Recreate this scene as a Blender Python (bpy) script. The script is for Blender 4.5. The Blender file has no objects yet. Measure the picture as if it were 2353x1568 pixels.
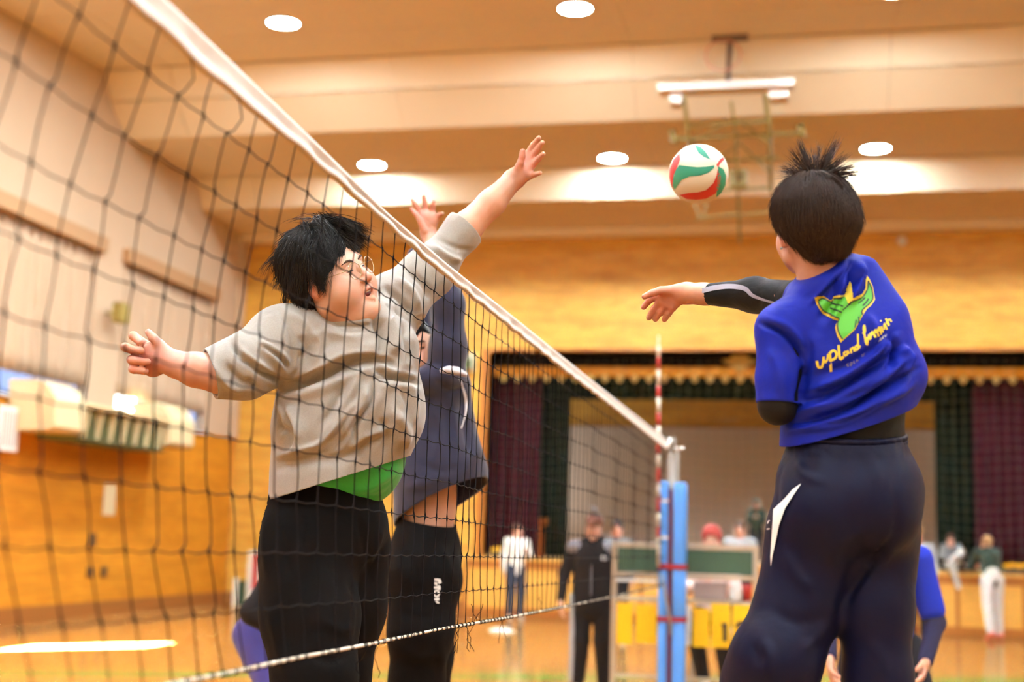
import bpy, bmesh, math, random
import numpy as np
from mathutils import Vector, Matrix
from mathutils.bvhtree import BVHTree

sc = bpy.context.scene
COL = sc.collection
random.seed(7)
RNG = np.random.default_rng(7)

# ------------------------------------------------------------------ camera, world, light, exposure
W_PX, H_PX, F_PX = 2353, 1568, 3000.0
CAM = np.array([0.99, 0.0, 1.35])
VPX, VPY, ROLL = 1815.0, 1258.0, 0.030           # where the hall's long direction vanishes, tilt of the horizon
_y = np.array([VPX - W_PX/2, VPY - H_PX/2, F_PX]); _y /= np.linalg.norm(_y)      # world +Y in camera axes (right, down, forward)
_h = np.array([1.0, ROLL, 0.0]); _z = np.cross(_h, _y); _z /= np.linalg.norm(_z)
if _z[1] > 0: _z = -_z
_x = np.cross(_y, _z)
M_WC = np.array([_x, _y, _z]).T                  # world -> camera axes
def ray(px, py):
    c = np.array([px - W_PX/2, py - H_PX/2, F_PX])
    return M_WC.T @ c
def P(px, py, Y):                                # the point at depth Y of the hall seen at a pixel
    r = ray(px, py)
    return CAM + r * (Y / r[1])
def PX(px, py, X):
    r = ray(px, py)
    return CAM + r * ((X - CAM[0]) / r[0])
def PZ(px, py, Z):
    r = ray(px, py)
    return CAM + r * ((Z - CAM[2]) / r[2])
def proj(p):
    c = (np.asarray(p, float) - CAM) @ M_WC.T
    return c[..., :2] / c[..., 2:3] * F_PX + np.array([W_PX/2, H_PX/2])

cam_d = bpy.data.cameras.new('camera')
cam = bpy.data.objects.new('camera', cam_d); COL.objects.link(cam)
cam_d.sensor_width = 36.0; cam_d.lens = F_PX / W_PX * 36.0
R3 = Matrix((M_WC[0], -M_WC[1], -M_WC[2])).transposed()
cam.matrix_world = Matrix.Translation(CAM) @ R3.to_4x4()
cam_d.clip_start = 0.05; cam_d.clip_end = 200
cam_d.dof.use_dof = True; cam_d.dof.focus_distance = 3.75; cam_d.dof.aperture_fstop = 1.75
sc.camera = cam

wd = bpy.data.worlds.new('world'); sc.world = wd; wd.use_nodes = True
bg = wd.node_tree.nodes['Background']; bg.inputs[0].default_value = (0.80, 0.90, 1.0, 1); bg.inputs[1].default_value = 6.0

sun_d = bpy.data.lights.new('sun', 'SUN'); sun_d.energy = 3000.0; sun_d.angle = 0.009; sun_d.color = (1, 0.95, 0.86)
sun = bpy.data.objects.new('sun', sun_d); COL.objects.link(sun)
sun.rotation_euler = Vector((1.95, 2.05, -3.05)).to_track_quat('-Z', 'Y').to_euler()

BEAM = 450.0                                     # and its downward beam, watts
LAMP = 410.0                                     # strength of each ceiling downlight
LAMP_COL = (0.80, 0.92, 1.0)
sc.view_settings.view_transform = 'Standard'; sc.view_settings.look = 'None'
sc.view_settings.gamma = 1.0; sc.view_settings.use_curve_mapping = False
sc.view_settings.exposure = 0.08
sc.cycles.use_denoising = True
sc.cycles.max_bounces = 8; sc.cycles.diffuse_bounces = 5; sc.cycles.transparent_max_bounces = 12
sc.cycles.caustics_reflective = False; sc.cycles.caustics_refractive = False
sc.cycles.sample_clamp_indirect = 8.0

# ------------------------------------------------------------------ materials
def srgb(r, g, b):
    f = lambda c: (c/255/12.92) if c/255 <= 0.04045 else ((c/255 + 0.055)/1.055)**2.4
    return (f(r), f(g), f(b), 1.0)
MATS = {}
def mat(name, col, rough=0.6, metal=0.0, noise=0.0, nscale=20.0, bump=0.0, bscale=60.0, emit=None, estr=0.0, spec=0.5, sheen=0.0, sss=0.0, coat=0.0, stretch=None):
    if name in MATS: return MATS[name]
    m = bpy.data.materials.new(name); m.use_nodes = True; nt = m.node_tree; b = nt.nodes['Principled BSDF']
    b.inputs['Base Color'].default_value = col; b.inputs['Roughness'].default_value = rough; b.inputs['Metallic'].default_value = metal
    b.inputs['Specular IOR Level'].default_value = spec
    if sheen: b.inputs['Sheen Weight'].default_value = sheen; b.inputs['Sheen Roughness'].default_value = 0.5
    if coat: b.inputs['Coat Weight'].default_value = coat
    if sss:
        b.inputs['Subsurface Weight'].default_value = sss; b.inputs['Subsurface Radius'].default_value = (0.012, 0.004, 0.002); b.inputs['Subsurface Scale'].default_value = 1.0
    if emit: b.inputs['Emission Color'].default_value = emit; b.inputs['Emission Strength'].default_value = estr
    if noise or bump:
        tc = nt.nodes.new('ShaderNodeTexCoord'); src = tc.outputs['Object']
        if stretch:
            mp = nt.nodes.new('ShaderNodeMapping'); mp.inputs['Scale'].default_value = stretch; nt.links.new(src, mp.inputs['Vector']); src = mp.outputs['Vector']
        if noise:
            n = nt.nodes.new('ShaderNodeTexNoise'); n.inputs['Scale'].default_value = nscale; n.inputs['Detail'].default_value = 4
            mx = nt.nodes.new('ShaderNodeMix'); mx.data_type = 'RGBA'
            mx.inputs['A'].default_value = tuple(c*(1-noise) for c in col[:3]) + (1,); mx.inputs['B'].default_value = tuple(min(1, c*(1+noise)) for c in col[:3]) + (1,)
            nt.links.new(src, n.inputs['Vector']); nt.links.new(n.outputs['Fac'], mx.inputs['Factor']); nt.links.new(mx.outputs['Result'], b.inputs['Base Color'])
        if bump:
            n2 = nt.nodes.new('ShaderNodeTexNoise'); n2.inputs['Scale'].default_value = bscale; n2.inputs['Detail'].default_value = 3
            bp = nt.nodes.new('ShaderNodeBump'); bp.inputs['Strength'].default_value = bump; bp.inputs['Distance'].default_value = 0.01
            nt.links.new(src, n2.inputs['Vector']); nt.links.new(n2.outputs['Fac'], bp.inputs['Height']); nt.links.new(bp.outputs['Normal'], b.inputs['Normal'])
    MATS[name] = m
    return m
def brick_mat(name, c1, c2, mortar, axis, rough=0.55, bw=0.24, bh=0.07):
    m = bpy.data.materials.new(name); m.use_nodes = True; nt = m.node_tree; b = nt.nodes['Principled BSDF']
    tc = nt.nodes.new('ShaderNodeTexCoord'); sx = nt.nodes.new('ShaderNodeSeparateXYZ'); cb = nt.nodes.new('ShaderNodeCombineXYZ')
    nt.links.new(tc.outputs['Object'], sx.inputs[0]); nt.links.new(sx.outputs[axis], cb.inputs[0]); nt.links.new(sx.outputs['Z'], cb.inputs[1])
    br = nt.nodes.new('ShaderNodeTexBrick'); br.inputs['Color1'].default_value = c1; br.inputs['Color2'].default_value = c2; br.inputs['Mortar'].default_value = mortar
    br.inputs['Scale'].default_value = 1.0; br.inputs['Brick Width'].default_value = bw; br.inputs['Row Height'].default_value = bh; br.inputs['Mortar Size'].default_value = 0.006
    nt.links.new(cb.outputs[0], br.inputs['Vector'])
    n = nt.nodes.new('ShaderNodeTexNoise'); n.inputs['Scale'].default_value = 1.6; n.inputs['Detail'].default_value = 5
    mp = nt.nodes.new('ShaderNodeMapping'); mp.inputs['Scale'].default_value = (0.5, 3.0, 1); nt.links.new(cb.outputs[0], mp.inputs['Vector']); nt.links.new(mp.outputs[0], n.inputs['Vector'])
    mx = nt.nodes.new('ShaderNodeMix'); mx.data_type = 'RGBA'; mx.blend_type = 'MULTIPLY'; mx.inputs['Factor'].default_value = 0.5
    rp = nt.nodes.new('ShaderNodeValToRGB'); rp.color_ramp.elements[0].color = (0.55, 0.5, 0.45, 1); rp.color_ramp.elements[1].color = (1, 1, 1, 1); rp.color_ramp.elements[0].position = 0.3; rp.color_ramp.elements[1].position = 0.6
    nt.links.new(n.outputs['Fac'], rp.inputs[0]); nt.links.new(br.outputs['Color'], mx.inputs['A']); nt.links.new(rp.outputs[0], mx.inputs['B']); nt.links.new(mx.outputs['Result'], b.inputs['Base Color'])
    bp = nt.nodes.new('ShaderNodeBump'); bp.inputs['Strength'].default_value = 0.4; bp.inputs['Distance'].default_value = 0.01
    nt.links.new(br.outputs['Fac'], bp.inputs['Height']); bp.invert = True; nt.links.new(bp.outputs['Normal'], b.inputs['Normal'])
    b.inputs['Roughness'].default_value = rough
    return m

# ------------------------------------------------------------------ mesh builder
class MB:
    def __init__(s): s.v = []; s.f = []
    def add(s, vs, fs):
        n = len(s.v); s.v += [tuple(map(float, v)) for v in vs]; s.f += [tuple(i + n for i in f) for f in fs]; return s
    def box(s, lo, hi):
        x0, y0, z0 = lo; x1, y1, z1 = hi
        return s.add([(x0,y0,z0),(x1,y0,z0),(x1,y1,z0),(x0,y1,z0),(x0,y0,z1),(x1,y0,z1),(x1,y1,z1),(x0,y1,z1)],
                     [(0,3,2,1),(4,5,6,7),(0,1,5,4),(1,2,6,5),(2,3,7,6),(3,0,4,7)])
    def cbox(s, c, d): return s.box([c[i]-d[i]/2 for i in range(3)], [c[i]+d[i]/2 for i in range(3)])
    def tube(s, pts, r, n=6, cap=True, flat=None):
        pts = [Vector(p) for p in pts]; m = len(pts); rs = r if hasattr(r, '__len__') else [r]*m
        rings = []; prev = None
        for i, p in enumerate(pts):
            t = (pts[min(i+1, m-1)] - pts[max(i-1, 0)])
            t = t.normalized() if t.length > 1e-9 else Vector((0,0,1))
            if prev is None:
                u = t.orthogonal().normalized()
            else:
                u = prev - t*prev.dot(t); u = u.normalized() if u.length > 1e-6 else t.orthogonal().normalized()
            prev = u; w = t.cross(u)
            rings.append([p + (u*math.cos(2*math.pi*k/n) + w*math.sin(2*math.pi*k/n))*rs[i] for k in range(n)])
        vs = [v for rg in rings for v in rg]; fs = []
        for i in range(m-1):
            for k in range(n):
                k2 = (k+1) % n; fs.append((i*n+k, i*n+k2, (i+1)*n+k2, (i+1)*n+k))
        if cap: fs.append(tuple(range(n))[::-1]); fs.append(tuple((m-1)*n+k for k in range(n)))
        return s.add(vs, fs)
    def lathe(s, c, prof, n=16, axis='Z'):
        vs = []; fs = []
        for (r, h) in prof:
            for k in range(n):
                a = 2*math.pi*k/n; q = (r*math.cos(a), r*math.sin(a), h)
                if axis == 'X': q = (q[2], q[0], q[1])
                if axis == 'Y': q = (q[0], q[2], q[1])
                vs.append((c[0]+q[0], c[1]+q[1], c[2]+q[2]))
        for i in range(len(prof)-1):
            for k in range(n):
                k2 = (k+1) % n; fs.append((i*n+k, i*n+k2, (i+1)*n+k2, (i+1)*n+k))
        fs.append(tuple(range(n))[::-1]); fs.append(tuple((len(prof)-1)*n+k for k in range(n)))
        return s.add(vs, fs)
    def ball(s, c, r, nu=12, nv=8):
        rr = r if hasattr(r, '__len__') else (r, r, r); vs = [(c[0], c[1], c[2]-rr[2])]; fs = []
        for j in range(1, nv):
            t = -math.pi/2 + math.pi*j/nv
            for i in range(nu):
                a = 2*math.pi*i/nu; vs.append((c[0]+rr[0]*math.cos(t)*math.cos(a), c[1]+rr[1]*math.cos(t)*math.sin(a), c[2]+rr[2]*math.sin(t)))
        vs.append((c[0], c[1], c[2]+rr[2])); L = len(vs)-1
        for i in range(nu):
            fs.append((0, 1+(i+1) % nu, 1+i)); fs.append((L, L-nu+i, L-nu+(i+1) % nu))
        for j in range(nv-2):
            for i in range(nu):
                a = 1+j*nu+i; b = 1+j*nu+(i+1) % nu; fs.append((a, b, b+nu, a+nu))
        return s.add(vs, fs)
    def prism(s, poly, d):                       # polygon of 3D points extruded by vector d
        n = len(poly); d = Vector(d)
        vs = [Vector(p) for p in poly] + [Vector(p)+d for p in poly]
        fs = [tuple(range(n))[::-1], tuple(range(n, 2*n))] + [(i, (i+1) % n, n+(i+1) % n, n+i) for i in range(n)]
        return s.add(vs, fs)
    def sheet(s, grid, thick=0.0):               # grid[i][j] of points
        a, b = len(grid), len(grid[0]); vs = [p for row in grid for p in row]
        return s.add(vs, [(i*b+j, i*b+j+1, (i+1)*b+j+1, (i+1)*b+j) for i in range(a-1) for j in range(b-1)])

def mesh_obj(name, v, f, m, parent=None, smooth=False, bevel=0.0, fixn=True):
    me = bpy.data.meshes.new(name); me.from_pydata([tuple(map(float, q)) for q in v] if not isinstance(v, np.ndarray) else v.tolist(), [], f if not isinstance(f, np.ndarray) else f.tolist()); me.update()
    if fixn:
        bm = bmesh.new(); bm.from_mesh(me); bmesh.ops.recalc_face_normals(bm, faces=bm.faces); bm.to_mesh(me); bm.free()
    if smooth: me.shade_smooth()
    o = bpy.data.objects.new(name, me); COL.objects.link(o)
    if m: me.materials.append(m)
    if parent is not None: put_under(o, parent)
    if bevel:
        b = o.modifiers.new('bevel', 'BEVEL'); b.width = bevel; b.segments = 2; b.limit_method = 'ANGLE'; b.angle_limit = 0.7
    return o
def world_loc(o):
    v = Vector((0, 0, 0))
    while o is not None:
        v += o.location; o = o.parent
    return v
def put_under(o, parent):                        # meshes are written in hall coordinates; parents only shift
    o.parent = parent
    if parent.type == 'EMPTY' or parent.location.length > 0: o.matrix_parent_inverse = Matrix.Translation(-world_loc(parent))
def obj(name, mb, m, parent=None, smooth=False, bevel=0.0): return mesh_obj(name, mb.v, mb.f, m, parent, smooth, bevel)
def thing(name, label, cat, loc=(0, 0, 0), group=None):
    o = bpy.data.objects.new(name, None); COL.objects.link(o); o.location = tuple(map(float, loc)); o.empty_display_size = 0.1
    o['label'] = label; o['category'] = cat
    if group: o['group'] = group
    return o
def tag(o, label, cat, group=None):
    o['label'] = label; o['category'] = cat
    if group: o['group'] = group
    return o
def struct(o): o['kind'] = 'structure'; return o
def stuff(o): o['kind'] = 'stuff'; return o
# ------------------------------------------------------------------ hall
YB = 23.3                                        # stage wall
XL = PX(515, 1390, P(515, 1390, YB)[0])[0]       # left wall
XR = 10.4; YR = -9.0
XO0, XO1 = P(1119, 1000, YB)[0], 6.6             # stage opening
ZO = P(1700, 808, YB)[2]                         # top of the opening
ZST = P(1700, 1300, YB)[2]                       # stage floor
ZBT = P(1200, 553, YB)[2]                        # top of the brick on the stage wall

M_brickB = brick_mat('orange brick stage wall', srgb(228, 176, 66), srgb(216, 158, 52), srgb(200, 150, 72), 'X')
M_brickL = brick_mat('orange brick side wall', srgb(222, 150, 32), srgb(210, 136, 24), srgb(196, 130, 48), 'Y')
M_plaster = mat('beige plaster', srgb(200, 176, 146), 0.8, noise=0.05, nscale=3)
M_ceil = mat('cream ceiling panel', srgb(246, 228, 192), 0.45, noise=0.03, nscale=2)
M_dark = mat('dark joint', srgb(90, 70, 48), 0.8)
M_trim = mat('brown timber trim', srgb(150, 96, 44), 0.45, noise=0.15, nscale=6, stretch=(1, 0.2, 6))
M_white = mat('white plastic', srgb(236, 232, 222), 0.5)
M_cream = mat('cream enamel', srgb(228, 208, 160), 0.45)
M_wood = mat('amber wood panel', srgb(232, 172, 78), 0.3, noise=0.16, nscale=5, stretch=(0.5, 1, 6), coat=0.2)
M_woodd = mat('darker amber wood', srgb(176, 108, 38), 0.35, noise=0.15, nscale=5, coat=0.2)

# floor: varnished strip wood
mf = bpy.data.materials.new('varnished gym floor'); mf.use_nodes = True; nt = mf.node_tree; b = nt.nodes['Principled BSDF']
tc = nt.nodes.new('ShaderNodeTexCoord'); br = nt.nodes.new('ShaderNodeTexBrick'); nt.links.new(tc.outputs['Object'], br.inputs['Vector'])
br.inputs['Scale'].default_value = 1; br.inputs['Brick Width'].default_value = 1.8; br.inputs['Row Height'].default_value = 0.09; br.inputs['Mortar Size'].default_value = 0.0015
br.inputs['Color1'].default_value = srgb(206, 150, 82); br.inputs['Color2'].default_value = srgb(194, 134, 66); br.inputs['Mortar'].default_value = srgb(130, 80, 40)
nt.links.new(br.outputs['Color'], b.inputs['Base Color']); b.inputs['Roughness'].default_value = 0.13; b.inputs['Specular IOR Level'].default_value = 0.7; b.inputs['Coat Weight'].default_value = 0.35; b.inputs['Coat Roughness'].default_value = 0.08
fl = MB().box((XL-0.3, YR-0.3, -0.2), (XR+0.3, YB, 0.0)); struct(obj('floor', fl, mf))
# court lines
M_gline = mat('green court line', srgb(96, 170, 70), 0.2, coat=0.4)
M_wline = mat('white court line', srgb(232, 226, 210), 0.2, coat=0.4)
ga, gb = PZ(0, 1546, 0), PZ(1300, 1556, 0); gd = (gb-ga)/np.linalg.norm(gb-ga); gn = np.array((-gd[1], gd[0], 0))*0.16; g0 = ga-gd*1.5; g1 = ga+gd*15.5
tag(obj('court_line', MB().prism([tuple(g0-gn), tuple(g1-gn), tuple(g1+gn), tuple(g0+gn)], (0, 0, 0.002)), M_gline), 'green court line painted across the wooden floor', 'floor line')

# left wall: plaster above, brick below, two window openings, one more window out of frame each side
def lw(px, py): return PX(px, py, XL)
ys1 = lw(226, 570)[1]; z_head = lw(226, 575)[2]; z_sill = lw(300, 962)[2]
ya2, yb2 = lw(289, 600)[1], lw(487, 700)[1]
pw = ya2 - ys1; ww = yb2 - ya2
wins = [(ya2, yb2), (ys1-ww, ys1), (ys1-pw-2*ww, ys1-pw-ww), (ys1-2*pw-3*ww, ys1-2*pw-2*ww), (ys1-3*pw-4*ww, ys1-3*pw-3*ww)]
ZTOP = 9.2
wl = MB(); wl.box((XL-0.3, YR, z_head), (XL, YB, ZTOP))
edges = [YB] + [e for a, b_ in wins for e in (b_, a)] + [YR]
for i in range(0, len(edges), 2): wl.box((XL-0.3, edges[i+1], z_sill), (XL, edges[i], z_head))
W_left = struct(obj('wall_left', wl, M_plaster))
wlb = obj('brickwork', MB().box((XL-0.3, YR, 0), (XL, YB, z_sill)), M_brickL, W_left)
obj('pilaster', MB().box((XL, YB-0.28, z_sill), (XL+0.06, YB, z_head+1.6)), M_plaster, W_left)
struct(obj('baseboard_left', MB().box((XL, YR, 0), (XL+0.03, YB, 0.22)), M_trim, bevel=0.004))
struct(obj('wall_right', MB().box((XR, YR, 0), (XR+0.3, YB, ZTOP)), M_ceil))
struct(obj('wall_rear', MB().box((XL-0.3, YR-0.3, 0), (XR+0.3, YR, ZTOP)), M_ceil))

# windows
M_glass = bpy.data.materials.new('window glass'); M_glass.use_nodes = True; nt = M_glass.node_tree; nt.nodes.clear()
o_ = nt.nodes.new('ShaderNodeOutputMaterial'); t_ = nt.nodes.new('ShaderNodeBsdfTransparent'); g_ = nt.nodes.new('ShaderNodeBsdfGlossy'); x_ = nt.nodes.new('ShaderNodeMixShader')
g_.inputs['Roughness'].default_value = 0.02; t_.inputs[0].default_value = (0.92, 0.96, 0.97, 1); x_.inputs[0].default_value = 0.08
nt.links.new(t_.outputs[0], x_.inputs[1]); nt.links.new(g_.outputs[0], x_.inputs[2]); nt.links.new(x_.outputs[0], o_.inputs[0])
M_frost = bpy.data.materials.new('frosted glass'); M_frost.use_nodes = True; nt = M_frost.node_tree; nt.nodes.clear()
o_ = nt.nodes.new('ShaderNodeOutputMaterial'); t_ = nt.nodes.new('ShaderNodeBsdfTranslucent'); g_ = nt.nodes.new('ShaderNodeBsdfGlossy'); x_ = nt.nodes.new('ShaderNodeMixShader')
g_.inputs['Roughness'].default_value = 0.3; t_.inputs[0].default_value = (0.036, 0.043, 0.060, 1); x_.inputs[0].default_value = 0.1
nt.links.new(t_.outputs[0], x_.inputs[1]); nt.links.new(g_.outputs[0], x_.inputs[2]); nt.links.new(x_.outputs[0], o_.inputs[0])
M_frost_glare = M_frost.copy(); M_frost_glare.name = 'frosted glass with painted sky glare'  # brighter copy: glare of the clear sky is put into its colour
for n_ in M_frost_glare.node_tree.nodes:
    if n_.type == 'BSDF_TRANSLUCENT': n_.inputs[0].default_value = (0.22, 0.225, 0.23, 1)
M_alu = mat('window aluminium', srgb(186, 180, 170), 0.4, metal=0.6)
M_curt = mat('beige curtain cloth', srgb(188, 164, 136), 0.9, noise=0.12, nscale=3, stretch=(1, 8, 0.3))
M_pelmet = mat('brown pelmet', srgb(176, 140, 100), 0.6)
gap = abs(lw(290, 912)[2] - z_sill)
for i, (a, b_) in enumerate(wins):
    w = struct(obj('window_%d' % (i+1), (lambda m: [m.box((XL-0.2, y0, z_sill+0.0), (XL-0.14, y1, z_head)) for y0, y1 in ((a, a+0.05), (b_-0.05, b_), (a+ww*0.27, a+ww*0.27+0.05), (a+ww*0.63, a+ww*0.63+0.05))] and m)(MB().box((XL-0.2, a, z_sill), (XL-0.14, b_, z_sill+0.04)).box((XL-0.2, a, z_head-0.05), (XL-0.14, b_, z_head))), M_alu))
    cuts = [a, a+ww*0.27, a+ww*0.63, b_]
    for k in range(3): obj('pane', MB().box((XL-0.175, cuts[k], z_sill), (XL-0.168, cuts[k+1], z_head)), (M_glass if k == 0 and i != 1 else M_frost_glare if k == 0 else M_frost), w)
    obj('sill', MB().box((XL-0.3, a, z_sill-0.03), (XL+0.05, b_, z_sill)), M_white, w)
    obj('pelmet', MB().box((XL-0.02, a-0.1, z_head-0.02), (XL+0.12, b_+0.1, z_head+0.2)), M_pelmet, w)
    if i > 2: continue
    g = []
    n = 150
    for r in range(9):
        z = z_head + (z_sill + (gap if i < 2 else 1.9) - z_head) * r/8
        g.append([(XL - 0.05 + (0.05+0.02*math.sin(j*.31))*math.sin(j*0.62+0.8*math.sin(j*0.13+i)) * (0.6+0.4*r/8), a - 0.06 + (ww+0.12)*j/n, z) for j in range(n+1)])
    c = obj('curtain', MB().sheet(g), M_curt, smooth=True); md = c.modifiers.new('thick', 'SOLIDIFY'); md.thickness = 0.004
    tag(c, ['beige pleated curtain over the side window nearest the stage', 'beige pleated curtain over the side window left of the wall pier', 'beige pleated curtain over the side window out at the left edge'][i], 'curtain', 'curtains on the side wall')

# stage wall with its opening
wb = MB()
wb.box((XL-0.3, YB, 0), (XO0, YB+0.35, ZBT)).box((XO1, YB, 0), (XR+0.3, YB+0.35, ZBT)).box((XO0, YB, ZO), (XO1, YB+0.35, ZBT)).box((XO0, YB, 0), (XO1, YB+0.35, ZST-0.055))
W_back = struct(obj('wall_back', wb, M_brickB))
obj('upper_wall', MB().box((XL-0.3, YB+0.02, ZBT), (XR+0.3, YB+0.35, ZTOP)), M_plaster, W_back)
obj('cornice', MB().box((XL, YB-0.30, ZBT+0.0), (XR, YB+0.02, ZBT+0.16)), M_ceil, W_back)
struct(obj('baseboard_back', MB().box((XL, YB-0.03, 0), (XO0-0.34, YB, 0.22)), M_trim, bevel=0.004))
fr = MB().box((XO0-0.14, YB-0.04, ZST), (XO0, YB+0.36, ZO)).box((XO0-0.14, YB-0.04, ZO), (XO1+0.14, YB+0.36, ZO+0.05)).box((XO1, YB-0.04, ZST), (XO1+0.14, YB+0.36, ZO))
struct(obj('trim_1', fr, M_woodd, bevel=0.01))

# stage: floor, front boards, side pieces, back wall
st = thing('stage', 'raised wooden stage with panelled amber front at the end of the hall', 'stage', (1, YB, 0))
SX0, SX1 = XO0-0.30, XO1+0.30
obj('stage_floor', MB().box((XO0+0.002, YB-0.02, ZST-0.05), (XO1-0.002, YB+6.13, ZST)), M_wood, st)
obj('nosing', MB().box((SX0, YB-0.07, ZST-0.05), (SX1, YB-0.006, ZST)), M_wood, st, bevel=0.01)
obj('fascia', MB().box((SX0, YB-0.05, ZST-0.19), (SX1, YB-0.006, ZST-0.05)), M_woodd, st, bevel=0.005)
obj('plinth', MB().box((SX0, YB-0.03, 0), (SX1, YB-0.006, 0.12)), M_woodd, st)
npan = 11; wpan = (SX1-SX0)/npan
for k in range(npan):
    x0 = SX0 + k*wpan
    obj('panel', MB().box((x0+0.03, YB-0.025, 0.12), (x0+wpan-0.03, YB-0.006, ZST-0.19)), M_wood, st, bevel=0.006)
    obj('stile', MB().box((x0-0.03, YB-0.045, 0.0), (x0+0.03, YB-0.006, ZST-0.19)), M_woodd, st)
M_taupe = mat('taupe stage screen', srgb(208, 190, 170), 0.8)
YS = YB+6.2
zsb = P(1700, 985, YS)[2]
W_st = struct(obj('wall_stage', MB().box((XO0-3, YS, 0), (XO1+3, YS+0.2, ZO+3)), M_brickB))
sg = thing('stage_backdrop', 'plain taupe backdrop panels across the back of the stage', 'backdrop', (1, YS, ZST))
nb = 7; bx0, bx1 = XO0-1.5, XO1+1.5
for k in range(nb):
    obj('panel', MB().box((bx0+(bx1-bx0)*k/nb+0.004, YS-0.06, ZST), (bx0+(bx1-bx0)*(k+1)/nb-0.004, YS-0.005, zsb)), M_taupe, sg)
struct(obj('wall_stage_left', MB().box((XO0-2.6, YB+0.35, 0), (XO0-2.4, YS, ZO+3)), M_taupe))
struct(obj('wall_stage_right', MB().box((XO1+2.4, YB+0.35, 0), (XO1+2.6, YS, ZO+3)), M_taupe))
struct(obj('ceiling_stage', MB().box((XO0-2.6, YB+0.3, ZO+2.0), (XO1+2.6, YS+0.2, ZO+2.2)), M_dark))

# stage curtains
def drape(name, x0, x1, y, z0, z1, m, label, n=None, amp=0.06, group='stage curtains', wl_=0.22):
    n = n or int(abs(x1-x0)/0.03); g = []
    for r in range(7):
        z = z1 + (z0-z1)*r/6
        g.append([(x0+(x1-x0)*j/n, y + amp*math.sin((x1-x0)*j/n/wl_*2*math.pi + 0.7*math.sin(j*0.11))*(0.7+0.3*r/6), z) for j in range(n+1)])
    c = obj(name, MB().sheet(g), m, smooth=True); c.modifiers.new('thick', 'SOLIDIFY').thickness = 0.006
    return tag(c, label, 'curtain', group) if label else c
M_maroon = mat('maroon velvet', srgb(50, 17, 28), 0.9, sheen=0.0, spec=0.1, noise=0.2, nscale=4)
M_green = mat('dark green velvet', srgb(17, 28, 22), 0.9, sheen=0.0, spec=0.1, noise=0.2, nscale=4)
M_gold = mat('gold fringe', srgb(240, 160, 28), 0.5, noise=0.15, nscale=30)
M_tassel = mat('pale gold tassel', srgb(240, 205, 120), 0.6)
YC = YB+0.75
zc = lambda py, Y=YC: P(1700, py, Y)[2]
drape('front_curtain', P(1112, 1000, YC)[0]-0.3, P(1238, 1000, YC)[0], YC+0.15, ZST+0.02, zc(872)+0.3, M_maroon, 'maroon velvet curtain drawn to the left side of the stage')
drape('front_curtain', P(2238, 1000, YC)[0], XO1+0.6, YC+0.15, ZST+0.02, zc(872)+0.3, M_maroon, 'maroon velvet curtain drawn to the right side of the stage')
YG = YB+1.7
drape('leg_curtain', P(1222, 1000, YG)[0], P(1310, 1000, YG)[0], YG, ZST+0.02, ZO+0.6, M_green, 'dark green leg curtain beside the left maroon curtain')
drape('leg_curtain', P(2147, 1000, YG)[0], P(2265, 1000, YG)[0], YG, ZST+0.02, ZO+0.6, M_green, 'dark green leg curtain beside the right maroon curtain')
drape('border_curtain', XO0-0.6, XO1+0.6, YG-0.35, P(1700, 921, YG-0.35)[2], ZO+0.6, M_green, 'dark green border curtain hanging across the top of the stage')
v = thing('valance', 'black stage valance edged with a gold fringe', 'valance', (1, YC, zc(840)))
vm = drape('cloth', XO0-0.3, XO1+0.3, YC-0.1, zc(868), ZO+0.4, mat('black velvet', srgb(14, 12, 14), 0.9, spec=0.1, noise=0.2, nscale=4), None, amp=0.03, wl_=0.3); put_under(vm, v)
fm = drape('fringe', XO0-0.3, XO1+0.3, YC-0.15, zc(869), zc(846), M_gold, None, amp=0.03, wl_=0.3); put_under(fm, v)
nt_ = 40
for k in range(nt_):
    x = XO0 + 0.15 + (XO1-XO0-0.3)*k/(nt_-1)
    obj('tassel', MB().lathe((x, YC-0.16, zc(868)), [(0.015, 0.02), (0.06, -0.02), (0.07, -0.05), (0.02, -0.12)], 8), M_tassel, v, smooth=True)
ec = P(1700, 832, YC-0.22)
em = MB().prism([(ec[0]+dx, ec[1], ec[2]+dz) for dx, dz in ((-0.34, 0.02), (-0.16, 0.06), (-0.14, 0.2), (0.0, 0.16), (0.14, 0.2), (0.16, 0.06), (0.34, 0.02), (0.12, -0.08), (0, -0.2), (-0.12, -0.08))], (0, -0.02, 0))
obj('emblem', em, mat('dull gold embroidery', srgb(226, 190, 90), 0.5), v)

# protective net hung in front of the stage
M_gnet = mat('grey green net twine', srgb(112, 114, 98), 0.8)
yn = YB+0.44; pn = MB(); sp = 0.17
x = XO0-0.1
while x < XO1+0.1:
    xx = x + 0.01*math.sin(x*9); pn.tube([(xx, yn, ZST+0.05), (xx+0.02*math.sin(x*3), yn, (ZST+ZO)/2), (xx, yn, ZO+0.02)], 0.0024, 3, cap=False); x += sp
z = ZST+0.06
while z < ZO:
    pn.tube([(XO0-0.1+(XO1-XO0+0.2)*k/40, yn-0.004, z+0.03*math.sin(k*0.9+z)) for k in range(41)], 0.0024, 3, cap=False); z += sp
no = obj('safety_net', pn, M_gnet); tag(no, 'grey green square mesh safety net hung across the stage opening', 'net'); stuff(no)

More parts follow.
